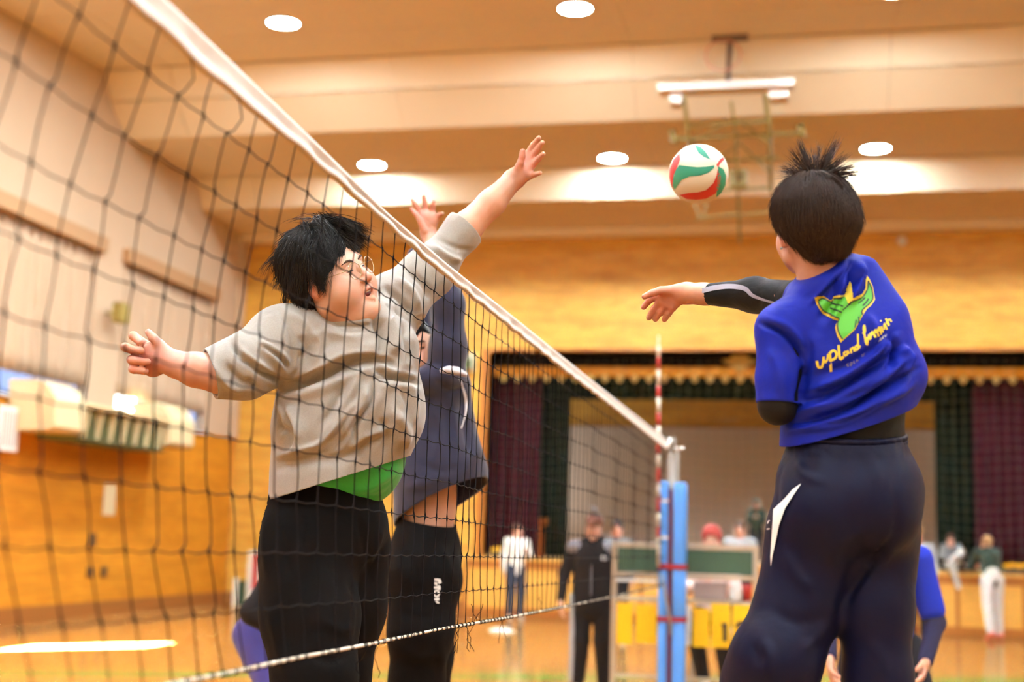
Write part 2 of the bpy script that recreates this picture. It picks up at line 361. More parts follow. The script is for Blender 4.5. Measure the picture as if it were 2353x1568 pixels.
# ceiling: stepped acoustic profile running across the hall, laid in panels
def cw(px, py): q = lw(px, py); return (q[1], q[2])
pts = [cw(0, 20), cw(240, 160), cw(255, 235), cw(290, 322), cw(450, 410), cw(462, 482), cw(500, 556)]
s2 = pts[0]; d2 = (pts[1][1]-pts[0][1])/(pts[1][0]-pts[0][0])
prof = []
y = pts[1][0]
def at2(y): return (y, pts[0][1] + d2*(y-pts[0][0]))
ystep = 1.15
ylist = []
y = pts[1][0]
front = [at2(pts[1][0]-ystep*k) for k in range(0, 4)][::-1]           # soffit with the nearer lamp row
ya, za = front[0]
more = [(ya-0.5, za+0.35), (ya-0.75, za+0.85)]
q0 = more[-1]
back = [(q0[0]-1.4*k, q0[1]-0.02*k) for k in range(0, 24)]
back = [q for q in back if q[0] > YR-1.5]
chain = back[::-1] + more[:1] + front + [pts[2], pts[3]] + [(pts[3][0]+(pts[4][0]-pts[3][0])*k/2, pts[3][1]+(pts[4][1]-pts[3][1])*k/2) for k in (1, 2)] + [pts[5], (YB-0.3, ZBT+0.16)]
Wc = struct(obj('ceiling', MB().box((XL-0.3, YR-0.3, ZTOP), (XR+0.3, YB+0.35, ZTOP+0.2)), M_dark))
bk = MB().sheet([[(XL, a, z_+0.05), (XR, a, z_+0.05)] for a, z_ in chain]); obj('backing', bk, M_dark, Wc)
colx = [XL + (XR-XL)*k/6 for k in range(7)]; colx[1:6] = [P(930, 310, pts[3][0])[0] + 3.55*(k-1) for k in range(5)]
for i in range(len(chain)-1):
    (a0, z0), (a1, z1) = chain[i], chain[i+1]
    L = math.hypot(a1-a0, z1-z0); ta, tz = (a1-a0)/L, (z1-z0)/L; e = 0.014
    for j in range(6):
        x0, x1 = colx[j]+(e*0.5 if j == 1 else 0.003), colx[j+1]-(e*0.5 if j == 0 else 0.003)
        A = (a0+ta*e, z0+tz*e); B = (a1-ta*e, z1-tz*e)
        obj('panel', MB().prism([(x0, A[0], A[1]), (x1, A[0], A[1]), (x1, B[0], B[1]), (x0, B[0], B[1])], (0, -tz*0.04 if tz < 0 else 0, 0.04)), M_ceil, Wc)

# downlights
M_lamp = mat('lamp diffuser', (1, 1, 1, 1), 0.5, emit=LAMP_COL + (1,), estr=LAMP)
M_ring = mat('white lamp ring', srgb(240, 232, 215), 0.4)
def downlight(c, label, slope=0.0):
    t = thing('downlight', label, 'ceiling light', c, 'round ceiling downlights')
    n = 20; r = 0.21
    def disc(rad, dz): return [(c[0]+rad*math.cos(2*math.pi*k/n), c[1]+rad*math.sin(2*math.pi*k/n), c[2]+dz+slope*rad*math.sin(2*math.pi*k/n)) for k in range(n)]
    m = MB(); a, b_, d_ = disc(r, -0.02), disc(r+0.035, -0.02), disc(r+0.035, 0.03); m.add(a+b_+d_, [(k, (k+1) % n, n+(k+1) % n, n+k) for k in range(n)] + [(n+k, n+(k+1) % n, 2*n+(k+1) % n, 2*n+k) for k in range(n)])
    obj('ring', m, M_ring, t)
    dm = MB(); dm.add(disc(r, -0.015), [tuple(range(n))[::-1]]); o = mesh_obj('diffuser', dm.v, dm.f, M_lamp, t, fixn=False)
    ld = bpy.data.lights.new('beam', 'SPOT'); ld.energy = BEAM; ld.color = LAMP_COL; ld.spot_size = math.radians(136); ld.spot_blend = 0.8; ld.shadow_soft_size = 0.14
    lo_ = bpy.data.objects.new('beam', ld); COL.objects.link(lo_); lo_.location = (c[0], c[1], c[2]-0.06); put_under(lo_, t)
def on_soffit(px, py, p0, p1):
    r = ray(px, py); d = (p1[1]-p0[1])/(p1[0]-p0[0])
    t = (p0[1] - d*p0[0] - CAM[2] + d*CAM[1]) / (r[2] - d*r[1]); return CAM + r*t
s1d = (pts[4][1]-pts[3][1])/(pts[4][0]-pts[3][0])
A1 = [on_soffit(855, 378, pts[3], pts[4]), on_soffit(1407, 362, pts[3], pts[4]), on_soffit(2012, 340, pts[3], pts[4])]
A2 = [on_soffit(651, 51, pts[0], pts[1]), on_soffit(1322, 18, pts[0], pts[1])]
for q, l in zip(A1, ('leftmost round downlight of the far ceiling row', 'middle round downlight of the far ceiling row', 'round downlight of the far ceiling row right of the spiky hair')): downlight(q, l, s1d)
for q, l in zip(A2, ('round downlight of the near row, left, beside the net tape', 'round downlight of the near row at the top of the picture')): downlight(q, l, d2)
dx = A2[1][0]-A2[0][0]
downlight(np.array([A2[1][0]+dx, A2[1][1], A2[1][2]]), 'near row round downlight out of frame to the right', d2)
downlight(np.array([A1[2][0]+dx, A1[2][1], A1[2][2]]), 'far row round downlight out of frame to the right', s1d)
for yrow in (14.5, 10.5, 6.5, 2.5, -1.5, -5.5):
    zc_ = np.interp(yrow, [c[0] for c in chain], [c[1] for c in chain])
    for k in range(4): downlight(np.array([-6.5 + 4.4*k + 0.4, yrow, zc_-0.01]), 'round downlight on the ceiling above and behind the camera', -0.0143)
# ------------------------------------------------------------------ implicit surfaces: bodies and clothes as one smooth skin
f32 = np.float32
def V3(p): return np.asarray(p, f32)
class S:
    """a list of soft blobs; value(points) is the blended distance"""
    def __init__(s, k=0.03): s.pr = []; s.k = k
    def cap(s, a, b, ra, rb=None, k=None, flat=None, sub=False, end=False):
        s.pr.append(('c', V3(a), V3(b), ra, ra if rb is None else rb, (flat, end), s.k if k is None else k, sub)); return s
    def chain(s, pts, rs, k=None, flat=None):
        for i in range(len(pts)-1): s.cap(pts[i], pts[i+1], rs[i], rs[i+1], k, flat)
        return s
    def ell(s, c, r, R=None, k=None, sub=False):
        s.pr.append(('e', V3(c), V3(r), None if R is None else V3(R), None, None, s.k if k is None else k, sub)); return s
    def other(s, fn, k=None, sub=False): s.pr.append(('f', fn, None, None, None, None, s.k if k is None else k, sub)); return s
    def __call__(s, p):
        d = None
        for q in s.pr:
            if q[0] == 'c':
                a, b, ra, rb, (flat, end) = q[1:6]; ba = b-a; pa = p-a; L = float(ba@ba)
                t = np.clip(pa@ba/max(L, 1e-12), 0, 1); w = pa - t[:, None]*ba
                if flat is not None:
                    n, sc_ = V3(flat[0]), flat[1]; n = n/np.linalg.norm(n); c_ = w@n; w2 = (w*w).sum(1) - c_*c_ + (c_/sc_)**2
                    e = (np.sqrt(np.maximum(w2, 1e-12)) - (ra+(rb-ra)*t)) * min(1, (1+sc_)/2)
                else: e = np.sqrt((w*w).sum(1)) - (ra+(rb-ra)*t)
                if end: e = np.maximum(e, (pa@ba)/math.sqrt(L) - math.sqrt(L))
            elif q[0] == 'e':
                u = p-q[1]
                if q[3] is not None: u = u@q[3]
                k0 = np.sqrt(((u/q[2])**2).sum(1)); k1 = np.sqrt(((u/(q[2]*q[2]))**2).sum(1)); e = k0*(k0-1)/np.maximum(k1, 1e-6)
            else: e = q[1](p)
            if d is None: d = e; continue
            k = q[6]
            if q[7]:
                e = -e
                if k > 0: h = np.maximum(k-np.abs(d-e), 0)/k; d = np.maximum(d, e)+h*h*k*0.25
                else: d = np.maximum(d, e)
            else:
                if k > 0: h = np.maximum(k-np.abs(d-e), 0)/k; d = np.minimum(d, e)-h*h*k*0.25
                else: d = np.minimum(d, e)
        return d
def grad(f, p, e=0.0015):
    g = np.stack([f(p+V3(o)*e)-f(p-V3(o)*e) for o in ((1,0,0),(0,1,0),(0,0,1))], 1)
    return g/np.maximum(np.linalg.norm(g, axis=1, keepdims=True), 1e-9)
def skin(f, lo, hi, h, snap=1):
    """surface-net mesh of f=0 inside a box, evaluated only near the surface"""
    lo = np.asarray(lo, float); hi = np.asarray(hi, float); B = 4
    n = np.maximum(2, np.ceil((hi-lo)/h/B)).astype(int)*B
    nb = n//B
    bc = np.stack(np.meshgrid(*[np.arange(k) for k in nb], indexing='ij'), -1).reshape(-1, 3)
    cpt = (lo + (bc*B + (B-1)/2)*h).astype(f32)
    dc = f(cpt); act = np.abs(dc) < B*h*0.87*1.6 + h
    G = np.repeat(np.repeat(np.repeat(dc.reshape(nb), B, 0), B, 1), B, 2).astype(f32)
    off = np.stack(np.meshgrid(*[np.arange(B)]*3, indexing='ij'), -1).reshape(-1, 3)
    ab = bc[act]; idx = (ab[:, None, :]*B + off[None]).reshape(-1, 3)
    vals = np.empty(len(idx), f32); CH = 400000
    for i in range(0, len(idx), CH): vals[i:i+CH] = f((lo + idx[i:i+CH]*h).astype(f32))
    G[idx[:, 0], idx[:, 1], idx[:, 2]] = vals
    I = G < 0
    c = np.zeros(np.array(G.shape)-1, np.int8)
    for dx in (0, 1):
        for dy in (0, 1):
            for dz in (0, 1): c += I[dx:G.shape[0]-1+dx, dy:G.shape[1]-1+dy, dz:G.shape[2]-1+dz]
    cells = np.argwhere((c > 0) & (c < 8)); ids = -np.ones(c.shape, np.int64); ids[tuple(cells.T)] = np.arange(len(cells))
    acc = np.zeros((len(cells), 3)); cnt = np.zeros(len(cells))
    cor = [(i, j, k) for i in (0, 1) for j in (0, 1) for k in (0, 1)]
    for a in cor:
        for ax in range(3):
            if a[ax]: continue
            b = list(a); b[ax] = 1; A = cells+np.array(a); Bq = cells+np.array(b)
            va = G[tuple(A.T)]; vb = G[tuple(Bq.T)]; m = (va < 0) != (vb < 0)
            t = va[m]/(va[m]-vb[m]); pt = np.array(a, float)[None].repeat(m.sum(), 0); pt[:, ax] += t
            acc[m] += pt; cnt[m] += 1
    v = (lo + (cells + acc/cnt[:, None])*h)
    quads = []
    for ax in range(3):
        o1, o2 = [(1, 2), (2, 0), (0, 1)][ax]
        sl0 = [slice(None)]*3; sl1 = [slice(None)]*3; sl0[ax] = slice(0, -1); sl1[ax] = slice(1, None)
        s0 = I[tuple(sl0)]; s1 = I[tuple(sl1)]; e = np.argwhere(s0 != s1)
        e = e[(e[:, o1] > 0) & (e[:, o2] > 0) & (e[:, o1] < c.shape[o1]) & (e[:, o2] < c.shape[o2])]
        d1 = np.zeros(3, int); d1[o1] = 1; d2 = np.zeros(3, int); d2[o2] = 1
        q = np.stack([ids[tuple((e-d1-d2).T)], ids[tuple((e-d2).T)], ids[tuple(e.T)], ids[tuple((e-d1).T)]], 1)
        fl = ~s0[tuple(e.T)]; q[fl] = q[fl][:, ::-1]; quads.append(q[(q >= 0).all(1)])
    for _ in range(snap):
        p = v.astype(f32); g = grad(f, p, h*0.4); dv = f(p); v = v - np.clip(dv, -h, h)[:, None]*g
    return v, np.concatenate(quads)
def wob(p, s, seed, n=5):                        # smooth pseudo-random field
    r = np.random.default_rng(seed); o = np.zeros(len(p))
    for _ in range(n):
        w = r.normal(size=3); w *= s*(0.6+0.8*r.random())/np.linalg.norm(w); o += np.sin(p@w + r.random()*6.28)
    return o/n
def seg_dist2(q, line):                          # distance of 2D points to a polyline and parameter along it
    d = np.full(len(q), 1e9); tt = np.zeros(len(q)); L = np.asarray(line, float); n = len(L)-1
    for i in range(n):
        a, b = L[i], L[i+1]; ba = b-a; t = np.clip(((q-a)@ba)/max(ba@ba, 1e-9), 0, 1); e = np.hypot(*(q-a-t[:, None]*ba).T)
        m = e < d; d[m] = e[m]; tt[m] = (i+t[m])/n
    return d, tt
def curve2(line, m=10):                          # smooth a pixel polyline (Catmull-Rom)
    L = [np.array(q, float) for q in line]
    if len(L) < 3: return L
    E = [2*L[0]-L[1]] + L + [2*L[-1]-L[-2]]; o = []
    for i in range(1, len(E)-2):
        for k in range(m):
            t = k/m; a, b, c, d = E[i-1:i+3]; o.append(0.5*((2*b)+(c-a)*t+(2*a-5*b+4*c-d)*t*t+(3*b-3*c+d-a)*t**3))
    return o + [L[-1]]
def folds(v, g, lines, side=0.15):
    """raise (amp>0) or press (amp<0) cloth folds along drawn lines, on the side of the garment turned to the photographer"""
    q = proj(v); view = (CAM - v); view /= np.linalg.norm(view, axis=1, keepdims=True)
    fac = np.clip(((g*view).sum(1) - side)/0.35, 0, 1); o = np.zeros(len(v))
    for ln in lines:
        pts, amp, w = ln[:3]; d, t = seg_dist2(q, curve2(pts, 6)); tap = np.clip(np.minimum(t, 1-t)*4+0.15, 0, 1)
        o += amp*tap*np.exp(-(d/w)**2)
        if len(ln) > 3: o -= amp*ln[3]*tap*np.exp(-((d-1.7*w)/w)**2)*0.5
    return o*fac
def cut(v, q, keep):
    """drop faces whose corners all fail keep"""
    k = keep(v); m = k[q].all(1); q = q[m]; u, inv = np.unique(q, return_inverse=True); return v[u], inv.reshape(q.shape)
def trim(o, cuts):
    """clean straight hems: slice the mesh with planes (point, outward normal, radius of effect)"""
    bm = bmesh.new(); bm.from_mesh(o.data)
    for c, n, r in cuts:
        c = Vector(tuple(map(float, c))); n = Vector(tuple(map(float, n))).normalized()
        geo = [f for f in bm.faces if (f.calc_center_median()-c).length < r]
        es = {e for f in geo for e in f.edges}; vs = {x for f in geo for x in f.verts}
        bmesh.ops.bisect_plane(bm, geom=list(vs)+list(es)+geo, plane_co=c, plane_no=n, clear_outer=True)
    bm.to_mesh(o.data); bm.free(); o.data.shade_smooth()
def blob(name, f, lo, hi, h, m, parent, disp=None, cuts=None, thick=0.0, snap=1, keep=None):
    v, q = skin(f, lo, hi, h, snap)
    if keep is not None: v, q = cut(v, q, keep)
    if disp is not None:
        g = grad(f, v.astype(f32), h*0.5); v = v + disp(v, g)[:, None]*g
    o = mesh_obj(name, v, q, m, parent, True, fixn=False)
    if cuts: trim(o, cuts)
    if thick: md = o.modifiers.new('cloth', 'SOLIDIFY'); md.thickness = thick; md.offset = -1
    return o
def join_skin(parts):                            # several sampled boxes of one body -> one mesh
    V_, Q_ = [], []; n = 0
    for v, q in parts: V_.append(v); Q_.append(q+n); n += len(v)
    return np.concatenate(V_), np.concatenate(Q_)
def bvh_of(o):
    me = o.data; return BVHTree.FromPolygons([tuple(x.co) for x in me.vertices], [tuple(p.vertices) for p in me.polygons])

# ---- a head in its own axes: x to its left, y out of the face, z up; origin between the ears
def basis(fwd, up):
    y = np.asarray(fwd, float); y /= np.linalg.norm(y); z = np.asarray(up, float); z = z - y*(z@y); z /= np.linalg.norm(z); x = np.cross(y, z)
    return np.array([-x, y, z]).T*np.array([1, 1, 1])  # columns: own left... see local()
class Frame:
    def __init__(s, o, fwd, up, sc_=1.0):
        y = np.asarray(fwd, float); y = y/np.linalg.norm(y); z = np.asarray(up, float); z = z-y*(z@y); z /= np.linalg.norm(z); x = np.cross(y, z)
        s.o = np.asarray(o, float); s.M = np.array([x, y, z]).T; s.sc = sc_; s.o32 = s.o.astype(f32); s.M32 = s.M.astype(f32)
    def loc(s, p): return ((p - s.o32) @ s.M32)/f32(s.sc)
    def w(s, *p): return s.o + s.M @ (np.asarray(p[0] if len(p) == 1 else p, float)*s.sc)
    def d(s, *p): return s.M @ np.asarray(p[0] if len(p) == 1 else p, float)
def head_sdf(fat=0.0, open_mouth=False, detail=True):
    a = S(0.03)
    a.ell((0, -0.018, 0.045), (0.076, 0.096, 0.088))
    a.ell((0, 0.030, -0.040), (0.062+fat*0.4, 0.062, 0.085), k=0.035)
    a.cap((0.050+fat*0.5, 0.005, -0.070), (0.012, 0.068, -0.108), 0.024+fat*0.4, 0.020+fat*0.5, k=0.03)
    a.cap((-0.050-fat*0.5, 0.005, -0.070), (-0.012, 0.068, -0.108), 0.024+fat*0.4, 0.020+fat*0.5, k=0.03)
    for s_ in (1, -1):
        a.ell((s_*(0.040+fat*0.3), 0.050, -0.045), (0.030+fat, 0.034+fat*0.6, 0.036+fat), k=0.025)
    if fat: a.ell((0, 0.03, -0.118), (0.06, 0.055, 0.028), k=0.03)
    a.cap((-0.034, 0.072, 0.022), (0.034, 0.072, 0.022), 0.014, k=0.02)
    if detail:
        for s_ in (1, -1):
            a.ell((s_*0.031, 0.094, 0.002), (0.019, 0.012, 0.011), k=0.012, sub=True)
            a.ell((s_*0.031, 0.074, 0.001), (0.0155, 0.0130, 0.0120), k=0.004)
            a.cap((s_*0.020, 0.0845, 0.000), (s_*0.043, 0.0815, -0.001), 0.0030, 0.0024, k=0.003)
    a.cap((0, 0.082, 0.012), (0, 0.106, -0.030), 0.0085, 0.0125, k=0.012)
    for s_ in (1, -1): a.ell((s_*0.0135, 0.096, -0.034), (0.0095, 0.012, 0.0085), k=0.006)
    if detail:
        for s_ in (1, -1): a.ell((s_*0.0075, 0.103, -0.0435), (0.0040, 0.006, 0.0035), k=0.003, sub=True)
        a.ell((0, 0.084, -0.055), (0.024, 0.018, 0.016), k=0.012)
        for s_ in (1, -1): a.cap((s_*0.021, 0.097, -0.040), (s_*0.034, 0.080, -0.070), 0.0016, k=0.007, sub=True)
        zo = -0.006 if open_mouth else 0.0
        for s_ in (1, -1):
            a.cap((s_*0.003, 0.1005, -0.0585), (s_*0.023, 0.089, -0.0655), 0.0050, 0.0030, k=0.005)
            a.cap((s_*0.001, 0.0975, -0.0740+2*zo), (s_*0.021, 0.088, -0.0680+zo), 0.0062, 0.0030, k=0.006)
        if open_mouth: a.ell((0, 0.100, -0.0695), (0.0195, 0.030, 0.0085), k=0.003, sub=True)
        else: a.cap((-0.021, 0.0955, -0.0665), (0.021, 0.0955, -0.0665), 0.0022, k=0.003, sub=True)
        a.ell((0, 0.080, -0.112), (0.020, 0.018, 0.017), k=0.015)
    for s_ in (1, -1):
        er = rotm((0, 0, 1), s_*-0.35)@rotm((1, 0, 0), 0.15)
        a.ell((s_*0.079, -0.010, -0.010), (0.0085, 0.020, 0.032), er, k=0.008)
        if detail:
            a.ell((s_*0.088, -0.006, -0.006), (0.0065, 0.010, 0.017), er, k=0.005, sub=True)
            a.ell((s_*0.081, 0.002, -0.012), (0.004, 0.005, 0.007), k=0.004)
    return a
def rotm(ax, t):
    return np.array(Matrix.Rotation(t, 3, Vector(ax)))
def hand_local(curl=(0.3, 0.3, 0.35, 0.4), spread=0.12, thumb=0.6, side=1):
    """relaxed hand: fingers along +y, thumb towards side*x, palm faces -z"""
    a = S(0.012)
    a.cap((0, -0.01, 0), (0, 0.01, 0), 0.026, 0.028, flat=((0, 0, 1), 0.72))
    base = [(0.030, 0.090), (0.010, 0.096), (-0.010, 0.092), (-0.029, 0.082)]; ln = [(0.044, 0.026, 0.022), (0.048, 0.029, 0.023), (0.044, 0.027, 0.022), (0.034, 0.020, 0.019)]
    for (bx, by), L, c, i in zip(base, ln, curl, range(4)):
        bx *= side; a.cap((bx*0.55, 0.012, 0), (bx, by, 0), 0.016, 0.0125, k=0.018, flat=((0, 0, 1), 0.85))
        p = np.array((bx, by, 0.0)); ang = 0.0; sp_ = (1.5-i)*spread*side; r = (0.0098, 0.0095, 0.0095, 0.0082)[i]
        for j, l in enumerate(L):
            ang += c*(1.0 if j else 0.9); q = p + l*np.array((math.sin(sp_)*math.cos(ang), math.cos(sp_)*math.cos(ang), -math.sin(ang)))
            a.cap(p, q, r*(1-0.07*j), r*(0.95-0.1*j), k=0.004); p = q
    p = np.array((0.018*side, 0.012, -0.004)); d0 = np.array((math.sin(thumb)*side, math.cos(thumb), -0.35)); d0 /= np.linalg.norm(d0)
    q = p + 0.045*d0; a.cap(p, q, 0.017, 0.0135, k=0.015); d1 = d0 + np.array((-0.25*side, 0.25, -0.1)); d1 /= np.linalg.norm(d1); r_ = q + 0.032*d1
    a.cap(q, r_, 0.012, 0.0105, k=0.004); a.cap(r_, r_ + 0.026*d1, 0.0105, 0.008, k=0.004)
    return a
def in_frame(fr, s): return lambda p: s(fr.loc(p))*f32(fr.sc)
def box_of(pts, pad):
    a = np.array([np.asarray(p, float) for p in pts]); return a.min(0)-pad, a.max(0)+pad
# ------------------------------------------------------------------ volleyball net, antenna, post, ball
M_tape = mat('white net tape canvas', srgb(244, 236, 224), 0.7, noise=0.06, nscale=25, bump=0.15, bscale=40)
M_cord = mat('black net cord', srgb(15, 13, 17), 0.8, noise=0.2, nscale=200, spec=0.1)
M_rope = mat('white bottom rope', srgb(226, 214, 190), 0.7, noise=0.12, nscale=120)
up_px = [(250, -127), (383, 0), (540, 150), (700, 302), (881, 480), (1020, 600), (1160, 712), (1300, 826), (1420, 922), (1532, 1012)]
lo_px = [(160, -128), (291, 0), (500, 190), (700, 354), (846, 480), (1000, 616), (1160, 744), (1300, 855), (1420, 946), (1532, 1034)]
bt_px = [(200, 1612), (420, 1568), (540, 1544), (680, 1513), (851, 1481), (1007, 1447), (1160, 1421), (1300, 1394), (1440, 1365), (1532, 1344)]
def on_net(L):
    q = np.array([PX(x, y, 0.0) for x, y in L]); return q[:, 1], q[:, 2]
uY, uZ = on_net(up_px); lY, lZ = on_net(lo_px); bY, bZ = on_net(bt_px)
smooth3 = lambda Y, ys, zs: float(np.interp(Y, ys, zs))
Yend = float(lY[-1]); Ynear = 1.18
net = thing('volleyball_net', 'black square mesh volleyball net with a white top tape and white bottom rope', 'net', (0, 0.5*(Ynear+Yend), 0))
def billow(Y, v): return -0.095*math.sin(math.pi*min(max(v, 0), 1))**1.0*max(0.0, min(1.0, (3.3-Y)/1.5))**1.1 + 0.010*math.sin(Y*7)*math.sin(math.pi*v)
def netpt(Y, k):                                 # k: 0 tape, 1..9 rows, 10 rope
    zt, zb = smooth3(Y, lY, lZ), smooth3(Y, bY, bZ); H = zt-zb
    v = 0.0 if k <= 0 else (0.065 + (k-1)*0.104)/1.0 if k < 10 else 1.0
    vv = v if k >= 10 else v*min(1.0, H/1.02)
    return Vector((billow(Y, vv), Y, zt - H*vv))
# tape: folded canvas with two stitched hems
ys_ = np.concatenate([np.arange(Ynear, Yend, 0.06), [Yend]]); g = []
for Y in ys_:
    zu, zl = smooth3(Y, uY, uZ), smooth3(Y, lY, lZ); h = zu-zl; w = 0.0022*math.sin(Y*31)+0.002*math.sin(Y*83); s_ = 0.006
    prf = [(0.000, zu), (0.007, zu-0.006), (0.0065, zu-0.014), (0.0025+w, zu-0.45*h), (0.003+w, zl+0.016), (0.0065, zl+0.009+0.5*w), (0.005, zl+1.1*w), (-0.005, zl+1.1*w), (-0.0065, zl+0.010), (-0.003-w, zl+0.5*h), (-0.007, zu-0.008), (0.0, zu)]
    g.append([(x, Y, z) for x, z in prf])
obj('top_tape', MB().sheet(g), M_tape, net, True)
# cords
Yi = []; y0 = PX(367, 72, 0.0)[1]; k = -9
while True:
    Y = y0 + 0.1*k
    if Y > Yend-0.02: break
    if Y > Ynear: Yi.append(Y)
    k += 1
rs = np.random.default_rng(4); kn = MB()
for Y in Yi:
    r = 0.0014; pts = []; rad = []
    loose = abs(Y-PX(440, 130, 0)[1]) < 0.04 or abs(Y-PX(560, 235, 0)[1]) < 0.04
    for k in range(11):
        p = netpt(Y, k); n = netpt(Y, k+1) if k < 10 else p; j = 0.006*rs.normal() if 0 < k < 10 else 0; p = p + Vector((0, j, 0))
        if k == 0: p.z += 0.004
        pts += [p]; rad += [r*2.1 if 0 < k < 10 else r]
        if k < 10:
            b_ = (0.028 if (loose and k == 0) else 0.003*rs.normal()); m_ = (p+n)/2
            for t in (0.12, 0.5, 0.88): pts.append(p.lerp(n, t) + Vector((0.3*b_, b_, 0))*(1.0 if t == 0.5 else 0.5)); rad.append(r)
    obj('vertical_cord', MB().tube(pts, rad, 5), M_cord, net, True)
for k in range(1, 10):
    obj('horizontal_cord', MB().tube([netpt(Y+0.0, k) + Vector((0.001, 0, 0.0 if i % 2 else -0.004)) for i, Y in enumerate(np.arange(Ynear, Yend, 0.05))], 0.0014, 5), M_cord, net, True)
obj('bottom_rope', MB().tube([(0.0, Y, smooth3(Y, bY, bZ)) for Y in np.arange(Ynear, Yend+0.05, 0.08)], 0.0042, 8), M_rope, net, True)
# black lashing wound round the rope and frayed ends
lb = MB(); Y = Ynear; i = 0
for Y in Yi:
    for c0 in (0.0, 0.05):
        if rs.random() < 0.25 and c0: continue
        pts = []; L = 0.018+0.02*rs.random(); tz = rs.random()*6.28
        for s_ in np.linspace(0, 1, 14):
            yy = Y + c0 + L*(s_-0.5); a = tz + s_*math.pi*2*2.2; pts.append((0.0058*math.cos(a), yy, smooth3(yy, bY, bZ)+0.0058*math.sin(a)))
        lb.tube(pts, 0.0014, 4)
stuff(obj('lashing', lb, M_cord, net, True))
for px_, n_ in ((1055, 5), (1090, 3), (1150, 2), (860, 2), (1240, 1)):
    yc = PX(px_, 1440, 0)[1]
    for _ in range(n_):
        dn = 1 if rs.random() < 0.65 else -0.7; p = Vector((0, yc+0.03*rs.normal(), smooth3(yc, bY, bZ))); pts = [p.copy()]
        for s_ in range(7): p = p + Vector((0.004*rs.normal(), 0.010*rs.normal(), -0.012*dn)); pts.append(p.copy())
        obj('frayed_end', MB().tube(pts, 0.0011, 4), M_cord, net, True)

# antenna
an = P(1513, 1300, Yend-0.35); Ya_ = Yend-0.35; zt_, zb_ = P(1513, 772, Ya_)[2], P(1513, 1302, Ya_)[2]
ant = thing('antenna', 'thin red and white striped rod standing on the net beside the blue post', 'net antenna', (P(1513, 1100, Ya_)[0], Ya_, zb_))
M_red = mat('red paint', srgb(186, 48, 40), 0.4); M_aw = mat('antenna white', srgb(236, 224, 196), 0.4)
nseg = 14
cuts_ = [772, 795, 821, 849, 888, 914, 950, 979, 1023, 1045, 1078, 1112, 1142, 1180, 1210, 1235, 1302]
for i in range(len(cuts_)-1):
    a, b_ = P(1513, cuts_[i], Ya_), P(1513, cuts_[i+1], Ya_)
    obj('stripe', MB().tube([a, b_], 0.0135 if i else 0.006, 10), (M_red if i % 2 == 0 and i else M_aw), ant, True)
# post with its blue pads
YP = Yend+0.34
pc = P(1545, 1300, YP); PXc = pc[0]
post = thing('net_post', 'grey steel net post wrapped in two bright blue pads with dark red straps', 'post', (PXc, YP, 0))
M_steel = mat('grey steel', srgb(150, 147, 138), 0.5, metal=0.1); M_pad = mat('blue vinyl pad', srgb(78, 152, 238), 0.45, coat=0.2, noise=0.04, nscale=6); M_strap = mat('dark red strap', srgb(140, 26, 46), 0.6)
zt = P(1546, 1030, YP)[2]; zp = P(1546, 1110, YP)[2]
obj('pole', MB().lathe((PXc, YP, 0), [(0.048, 0), (0.048, zt-0.06), (0.040, zt-0.05), (0.040, zt)], 16), M_steel, post, True)
obj('pulley', MB().lathe((PXc-0.02, YP, zt+0.03), [(0.055, -0.03), (0.065, -0.022), (0.045, -0.006), (0.045, 0.006), (0.065, 0.022), (0.055, 0.03)], 18, 'X'), M_steel, post, True)
obj('hook', MB().tube([(PXc, YP, zt-0.02), (PXc+0.03, YP-0.06, zt-0.01), (PXc+0.09, YP-0.07, zt)], 0.014, 8), M_tape, post, True)
obj('cable', MB().tube([(0, Yend+0.02, smooth3(Yend, lY, lZ)+0.02), (PXc*0.5, Yend+0.1, zt+0.03), (PXc-0.03, YP, zt+0.07)], 0.012, 8), M_tape, post, True)
zc1, zc2 = P(1545, 1303, YP)[2], P(1545, 1423, YP)[2]
for s_, w_, dx in ((-1, 0.075, -0.072), (1, 0.105, 0.062)):
    for z0, z1 in ((0.02, zc2-0.012), (zc2+0.012, zc1-0.012), (zc1+0.012, zp + (0.006 if s_ < 0 else 0))):
        x0 = PXc + dx; n = 12; prf = []
        obj('pad', MB().box((x0-w_/2, YP-0.095, z0), (x0+w_/2, YP+0.09, z1)), M_pad, post, True, bevel=0.022)
obj('pad_gap', MB().box((PXc-0.030, YP-0.062, 0.02), (PXc+0.002, YP-0.05, zp-0.06)), mat('dark purple red vinyl', srgb(92, 30, 58), 0.6), post)
for z in (zc1, zc2): obj('strap', MB().box((PXc-0.118, YP-0.103, z-0.02), (PXc+0.122, YP+0.098, z+0.02)), M_strap, post, bevel=0.004)
for py in (1152, 1236): zz = P(1530, py, YP)[2]; obj('label_band', MB().box((PXc-0.112, YP-0.099, zz-0.012), (PXc-0.03, YP-0.090, zz+0.012)), M_tape, post)
obj('rope_tail', MB().tube([P(1522, 1320, YP-0.12), P(1530, 1370, YP-0.12), P(1540, 1430, YP-0.115), P(1541, 1460, YP-0.11)], 0.010, 6), M_steel, post, True)
obj('side_cord', MB().tube([(0.0, Yend+0.03, smooth3(Yend, bY, bZ)), P(1505, 1350, YP-0.2), P(1526, 1338, YP-0.12)], 0.005, 6), M_cord, post, True)

# ball
YBL = 4.5; bc = P(1605, 400, YBL); rb = 0.105
M_bw = mat('ball white leather', srgb(238, 226, 196), 0.5, bump=0.1, bscale=300); M_bg = mat('ball green leather', srgb(34, 138, 112), 0.5, bump=0.1, bscale=300); M_br = mat('ball red leather', srgb(206, 52, 44), 0.5, bump=0.1, bscale=300)
ball = mesh_obj('volleyball', MB().ball(bc, rb, 48, 32).v, MB().ball(bc, rb, 48, 32).f, M_bw, None, True)
tag(ball, 'white green and red volleyball in the air before the spiking player', 'ball')
